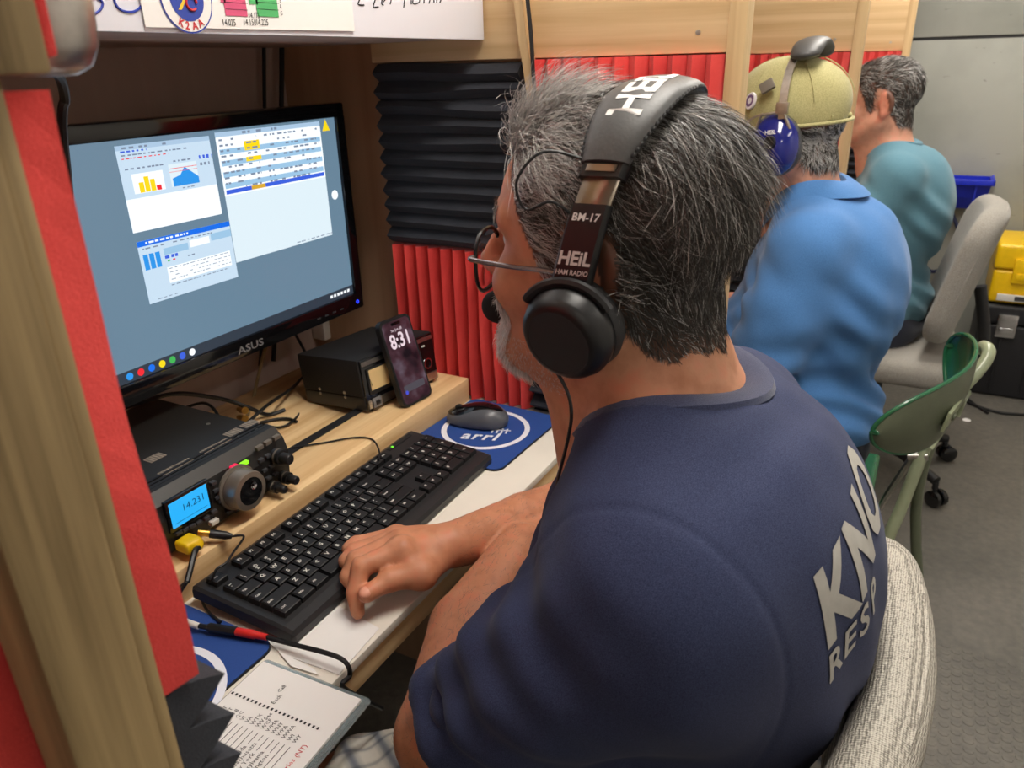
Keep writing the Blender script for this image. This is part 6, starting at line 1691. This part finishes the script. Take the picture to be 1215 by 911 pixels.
def office_chair(label, cx, cy, mat, back, angs, seat_z=.46):
    e = empty('office_chair', (cx, cy, 0), label, 'chair')
    sd = Sdf(); bent_rbox(sd, *back); V, Q = sd.mesh(.006, 2); bo = link('backrest', np_mesh('backrest', V, Q), [mat], e)
    c, h, rad, bend, tilt = back[:5]
    # piping along the back edge
    pts = []
    for k in range(60):
        a = 2 * math.pi * k / 60; ca, sa = math.cos(a), math.sin(a)
        x = (h[0] - .004) * math.copysign(abs(ca) ** .55, ca); z = (h[2] - .004) * math.copysign(abs(sa) ** .55, sa)
        y_ = -h[1] * .55; pts.append((c[0] + x, c[1] + y_ * math.cos(tilt) - z * math.sin(tilt) + bend * x * x, c[2] + y_ * math.sin(tilt) + z * math.cos(tilt)))
    MB().tube(pts, .0035, 6, closed=True).build('piping', mat, bo)
    sd = Sdf().rbox((cx, cy + .02, seat_z - .03), (.235, .225, .042), .035, None); V, Q = sd.mesh(.008, 2); link('seat', np_mesh('seat', V, Q), [mat], e)
    MB().tube(smooth_path([(cx, cy - .05, seat_z - .075), (cx, c[1] - h[1] - .03, seat_z - .06), (cx, c[1] - h[1] - .045, seat_z + .04), (cx, c[1] - h[1] - .004 , c[2] - .05)], 6), .018, 10).build('back_bracket', 'black_plastic', e)
    MB().lathe([(.028, .10), (.028, .26), (.018, .261), (.018, seat_z - .075)], 20, Matrix.Translation((cx, cy, 0))).build('gas_column', 'black_plastic', e)
    MB().box(cx - .09, cx + .09, cy - .09, cy + .09, seat_z - .085, seat_z - .073, .003).build('seat_plate', 'black_plastic', e)
    for a in angs:
        a = math.radians(a); d = Vector((math.cos(a), math.sin(a), 0)); c0 = Vector((cx, cy, 0)); sdv = Vector((-d.y, d.x, 0))
        MB().tube([c0 + Vector((0, 0, .125)), c0 + d * .15 + Vector((0, 0, .115)), c0 + d * .285 + Vector((0, 0, .082))], [.030, .022, .016], 10).build('base_arm', 'black_plastic', e)
        ca = c0 + d * .285
        cs = MB().tube([ca + Vector((0, 0, .082)), ca + Vector((0, 0, .052))], .009, 8).build('caster', 'black_plastic', e)
        for s in (-1, 1):
            MB().lathe([(.0005, -.009), (.024, -.009), (.027, -.006), (.027, .006), (.022, .010), (.0005, .010)], 20, zto(ca + sdv * s * .015 + d * .012 + Vector((0, 0, .027)), sdv * s), cap=False).build('wheel', 'gloss_black', cs)
    return e
office_chair('light grey tweed office chair under the near person', .620, .165, 'tweed_light', ((.620, -.030, .655), (.245, .030, .185), .028, .75, math.radians(5), .01), (200, 272, 344, 56, 128))
office_chair('grey felt office chair of the person in the teal shirt', 2.62, .06, 'felt_grey', ((2.62, -.132, .715), (.225, .036, .205), .030, .70, math.radians(13), .01), (230, 302, 14, 86, 158))

# ---------------------------------------------------------------- green steel folding chair
plain('paint_green', lin(36, 96, 62), .22, noise=.06, nscale=30, coat=.4)
plain('paint_sage', lin(150, 158, 128), .3, noise=.06, nscale=40, coat=.3)
plain('paint_sage_dark', lin(96, 102, 82), .4, noise=.08, nscale=40)
fc_ = empty('steel_chair', (1.66, .15, 0), 'green painted steel chair with oval backrest plate under the person in blue polo', 'chair')
tp = [px(1136, 414, 1.74), px(1144, 408, 1.735), px(1153, 415, 1.71), px(1148, 432, 1.69), px(1127, 460, 1.655), px(1105, 492, 1.615), px(1088, 535, 1.58), px(1066, 600, 1.55), px(1047, 645, 1.53)]
tp = [p + Vector((0, -.034 * (1 - min(1, k / 7)) - .006, 0)) for k, p in enumerate(tp)]
ft = Vector((1.500, .012, .012)); tp += [tp[-1].lerp(ft, .5), ft]
for k, off in enumerate((Vector((0, 0, 0)), Vector((.34, .15, 0)))):
    MB().tube(smooth_path([p + off for p in (tp if k == 0 else tp[5:])], 6), .0125, 12).build('frame_tube', 'paint_sage', fc_)
    rl = [tp[5] + off + Vector((.02, .0, -.02)), tp[7] + off + Vector((.05, -.03, -.04)), Vector((1.60, -.17, .012)) + off]
    MB().tube(smooth_path(rl, 5), .011, 10).build('rear_leg', 'paint_sage_dark', fc_)
    st = [px(1084, 540, 1.58) + off, px(1058, 590, 1.60) + off + Vector((0, .01, 0)), px(1034, 642, 1.62) + off + Vector((0, .02, 0)), Vector((1.62, .22, .39)) + off * .6]
    MB().tube(st, .0075, 8).build('seat_strut', 'steel', fc_)
    MB().tube([px(1077, 541, 1.575) + off, px(1101, 541, 1.575) + off], .009, 10).build('pivot_bolt', 'steel', fc_)
    for q in (ft + off, Vector((1.60, -.17, .012)) + off): MB().lathe([(.015, 0), (.015, .02), (.012, .024)], 12, Matrix.Translation((q.x, q.y, 0))).build('foot_cap', 'rubber', fc_)
MB().tube([tp[8] + Vector((0, 0, -.1)), tp[8] + Vector((.34, .15, -.1))], .008, 8).build('cross_bar', 'paint_sage_dark', fc_)
E1, E2 = px(1041, 514, 1.40), px(1130, 411, 1.73)
A_ = (E2 - E1) / 2; M2_ = Vector((-.01, -.012, .080)); n_in = Vector((.22, .96, .18)).normalized(); CV = .078
C_ = (E1 + E2) / 2 - n_in * CV
def plate(off):
    vs = []; nu, nv = 29, 11
    for i in range(nu):
        u = -math.cos(math.pi * i / (nu - 1)); w = (1 - abs(u) ** 2.6) ** .5
        for j in range(nv):
            v = -1 + 2 * j / (nv - 1)
            vs.append(C_ + A_ * u + M2_ * v * max(w, .04) + n_in * (CV * u * u + .010 * v * v + off))
    return vs, nu, nv
va, nu, nv = plate(.0); vb, _, _ = plate(-.004)
fs = []; n0 = len(va)
for i in range(nu - 1):
    for j in range(nv - 1):
        a = i * nv + j; fs.append((a, a + nv, a + nv + 1, a + 1)); fs.append((n0 + a, n0 + a + 1, n0 + a + nv + 1, n0 + a + nv))
ed = [j for j in range(nv)] + [i * nv + nv - 1 for i in range(1, nu)] + [(nu - 1) * nv + j for j in range(nv - 2, -1, -1)] + [i * nv for i in range(nu - 2, 0, -1)]
for q in range(len(ed)): a, b_ = ed[q], ed[(q + 1) % len(ed)]; fs.append((a, b_, n0 + b_, n0 + a))
mb = MB(); mb.add(va + vb, fs, 0, True)
mb.mi = [0 if max(f) < n0 else (1 if min(f) >= n0 else 0) for f in mb.f]
bp_ = mb.build('backrest', ['paint_green', 'paint_sage_dark'], fc_)
bm = bmesh.new(); bm.from_mesh(bp_.data); bmesh.ops.recalc_face_normals(bm, faces=bm.faces[:]); bm.to_mesh(bp_.data); bm.free()
MB().tube([va[i] for i in ed], .0042, 8, closed=True).build('rolled_edge', 'paint_green', bp_)
# slotted bracket joining plate and tube
bq = C_ + A_ * -.25 + n_in * (CV * .06 - .006)
MB().box(-.028, .028, -.022, .022, -.003, .003, .002, 0, axes(bq, A_.normalized(), M2_.normalized(), -n_in)).build('bracket', 'paint_sage', fc_)
MB().lathe([(.0005, .005), (.007, .004), (.009, 0)], 14, zto(bq - n_in * .003, -n_in), cap=False).build('rivet', 'paint_sage_dark', fc_)
sl0, sl1 = tp[3].lerp(tp[4], .9) + Vector((-.012, 0, 0)), tp[6] + Vector((-.012, 0, .02)); dv = (sl1 - sl0).normalized(); sv = Vector((0, 1, 0)) - dv * dv.y; sv.normalize()
strap = MB().box(-.016, .016, 0, (sl1 - sl0).length, -.002, .002, .001, 0, axes(sl0, sv, dv, sv.cross(dv))).build('slotted_strap', 'paint_sage', fc_)
for k in range(3): MB().box(-.004, .004, .02 + .022 * k, .026 + .022 * k, -.003, .003, 0, 0, axes(sl0, sv, dv, sv.cross(dv))).build('slot', 'dark_grey', strap)
MB().box(-.012, .012, 0, (bq - sl0).length, -.002, .002, 0, 0, axes(sl0, Vector((0, 0, 1)).cross((bq - sl0)).normalized(), (bq - sl0).normalized(), (bq - sl0).normalized().cross(Vector((0, 0, 1))).normalized())).build('link_plate', 'paint_sage', fc_)
sd = Sdf().rbox((1.67, .20, .405), (.20, .195, .010), .009); V, Q = sd.mesh(.006, 1); link('seat', np_mesh('seat', V, Q), ['paint_green'], fc_)

# ---------------------------------------------------------------- tool cases by the far wall
plain('case_yellow', lin(246, 200, 16), .35, noise=.04); plain('case_black', lin(30, 30, 34), .55, noise=.1, nscale=80, bmp=.1)
def case(name, label, x0, x1, y0, y1, z0, z1, mat, split, latch_y, lmat):
    e = empty(name, ((x0 + x1) / 2, (y0 + y1) / 2, z0), label, 'tool box')
    MB().box(x0, x1, y0, y1, z0, z0 + (z1 - z0) * split - .003, .014, 0, None, 3).build('body', mat, e)
    MB().box(x0 - .004, x1 + .004, y0 - .004, y1 + .004, z0 + (z1 - z0) * split, z1, .014, 0, None, 3).build('lid', mat, e)
    zs = z0 + (z1 - z0) * split
    for yy in latch_y:
        l = MB().box(x0 - .016, x0 - .002, yy - .035, yy + .035, zs - .05, zs + .045, .005).build('latch', lmat, e)
        MB().box(x0 - .020, x0 - .015, yy - .024, yy + .024, zs - .035, zs - .010, .002).build('latch_tab', lmat, l)
    return e
bc_ = case('tool_case', 'large black tool case with chrome latch on the floor by the end wall', 3.46, 3.78, -.80, -.245, .0, .385, 'case_black', .80, (-.345, -.68), 'chrome')
MB().box(3.44, 3.46, -.26, -.245, .06, .42, .004).build('side_rail', 'black_plastic', bc_)
for k in range(5): MB().box(3.452, 3.462, -.78 + .11 * k, -.772 + .11 * k, .03, .25, .002).build('rib', 'case_black', bc_)
yc_ = case('tool_case', 'yellow plastic tool case stacked on the large black one', 3.47, 3.77, -.78, -.262, .392, .625, 'case_yellow', .58, (-.36, -.66), 'case_yellow')
MB().box(3.455, 3.462, -.76, -.29, .405, .432, .002).build('label_strip', 'white_plastic', yc_)
for k in range(4): MB().box(3.4525, 3.4555, -.735 + k * .11, -.68 + k * .11, .410, .427, 0).build('label_mark', 'dark_grey', yc_)
MB().tube(smooth_path([(3.56, -.36, .632), (3.56, -.38, .655), (3.56, -.52, .662), (3.56, -.66, .655), (3.56, -.68, .632)], 5), .010, 8).build('handle', 'case_black', yc_)
# blue bin hung on the end wall
plain('bin_blue', lin(34, 50, 196), .35, noise=.06, nscale=40)
bn = empty('storage_bin', (3.74, -.12, .74), 'blue plastic scoop bin hung on the grey end wall', 'bin')
y0_, y1_ = -.205, -.02
vs = []; 
for (z, ins, xo) in ((.715, .022, 3.70), (.765, .012, 3.66), (.835, .0, 3.625)):
    vs += [(3.802, y0_ + ins, z), (xo, y0_ + ins, z), (xo, y1_ - ins, z), (3.802, y1_ - ins, z)]
vi = [(x + (.006 if x < 3.8 else -.006), y + (.006 if y < -.1 else -.006), z + (.006 if i < 4 else 0)) for i, (x, y, z) in enumerate(vs)]
fs = [(0, 3, 2, 1)] + [(4 * r + k, 4 * r + (k + 1) % 4, 4 * r + 4 + (k + 1) % 4, 4 * r + 4 + k) for r in range(2) for k in range(4)]
fi = [[12 + i for i in f][::-1] for f in fs]; rimf = [(8 + k, 8 + (k + 1) % 4, 20 + (k + 1) % 4, 20 + k) for k in range(4)]
o = MB().add(vs + vi, fs + fi + rimf).build('bin_body', 'bin_blue', bn); bm = bmesh.new(); bm.from_mesh(o.data); bmesh.ops.recalc_face_normals(bm, faces=bm.faces[:]); bm.to_mesh(o.data); bm.free()
MB().box(3.612, 3.80, y0_ - .008, y0_, .822, .842, .003).build('rim', 'bin_blue', bn); MB().box(3.612, 3.80, y1_, y1_ + .008, .822, .842, .003).build('rim', 'bin_blue', bn); MB().box(3.612, 3.626, y0_ - .008, y1_ + .008, .820, .842, .003).build('rim', 'bin_blue', bn)
for yy in (-.15, -.075): MB().box(3.628, 3.634, yy - .003, yy + .003, .72, .82, 0).build('rib', 'bin_blue', bn)
plain('cable_navy', lin(26, 34, 70), .5)
cable([(3.79, -.06, .72), (3.74, -.10, .66), (3.72, -.135, .58), (3.74, -.12, .48), (3.78, -.05, .42), (3.80, .02, .5)], .008, 'dark blue cable loop hanging under the blue bin', 'cable_navy')
# things on the floor
cable([pz(1100, 452, .006), pz(1130, 462, .006), pz(1150, 478, .006), pz(1185, 489, .006), pz(1216, 492, .006), pz(1260, 498, .006)], .006, 'black power cord lying on the floor before the tool case')
cable([pz(1120, 470, .008), pz(1142, 470, .010), pz(1160, 482, .006), pz(1172, 490, .006)], .005, 'short black cord end lying beside the power cord')
p = pz(1130, 480, .012)
rp = empty('power_plug', p, 'red plastic plug lying on the floor behind the folding chair', 'plug')
MB().box(p.x - .03, p.x + .03, p.y - .018, p.y + .022, .0, .024, .006).build('plug_body', 'red_plastic', rp)
MB().tube([(p.x, p.y - .018, .012), (p.x + .004, p.y - .03, .010)], .006, 8).build('strain_relief', 'red_plastic', rp)
p = pz(1147, 498, .002); tagk(MB().lathe([(.0005, .003), (.012, .0035), (.015, .0015), (.014, 0)], 14, Matrix.Translation((p.x, p.y, 0)), cap=False).build('paper_scrap', 'paper'), 'tiny white scrap on the floor near the red plug', 'scrap')
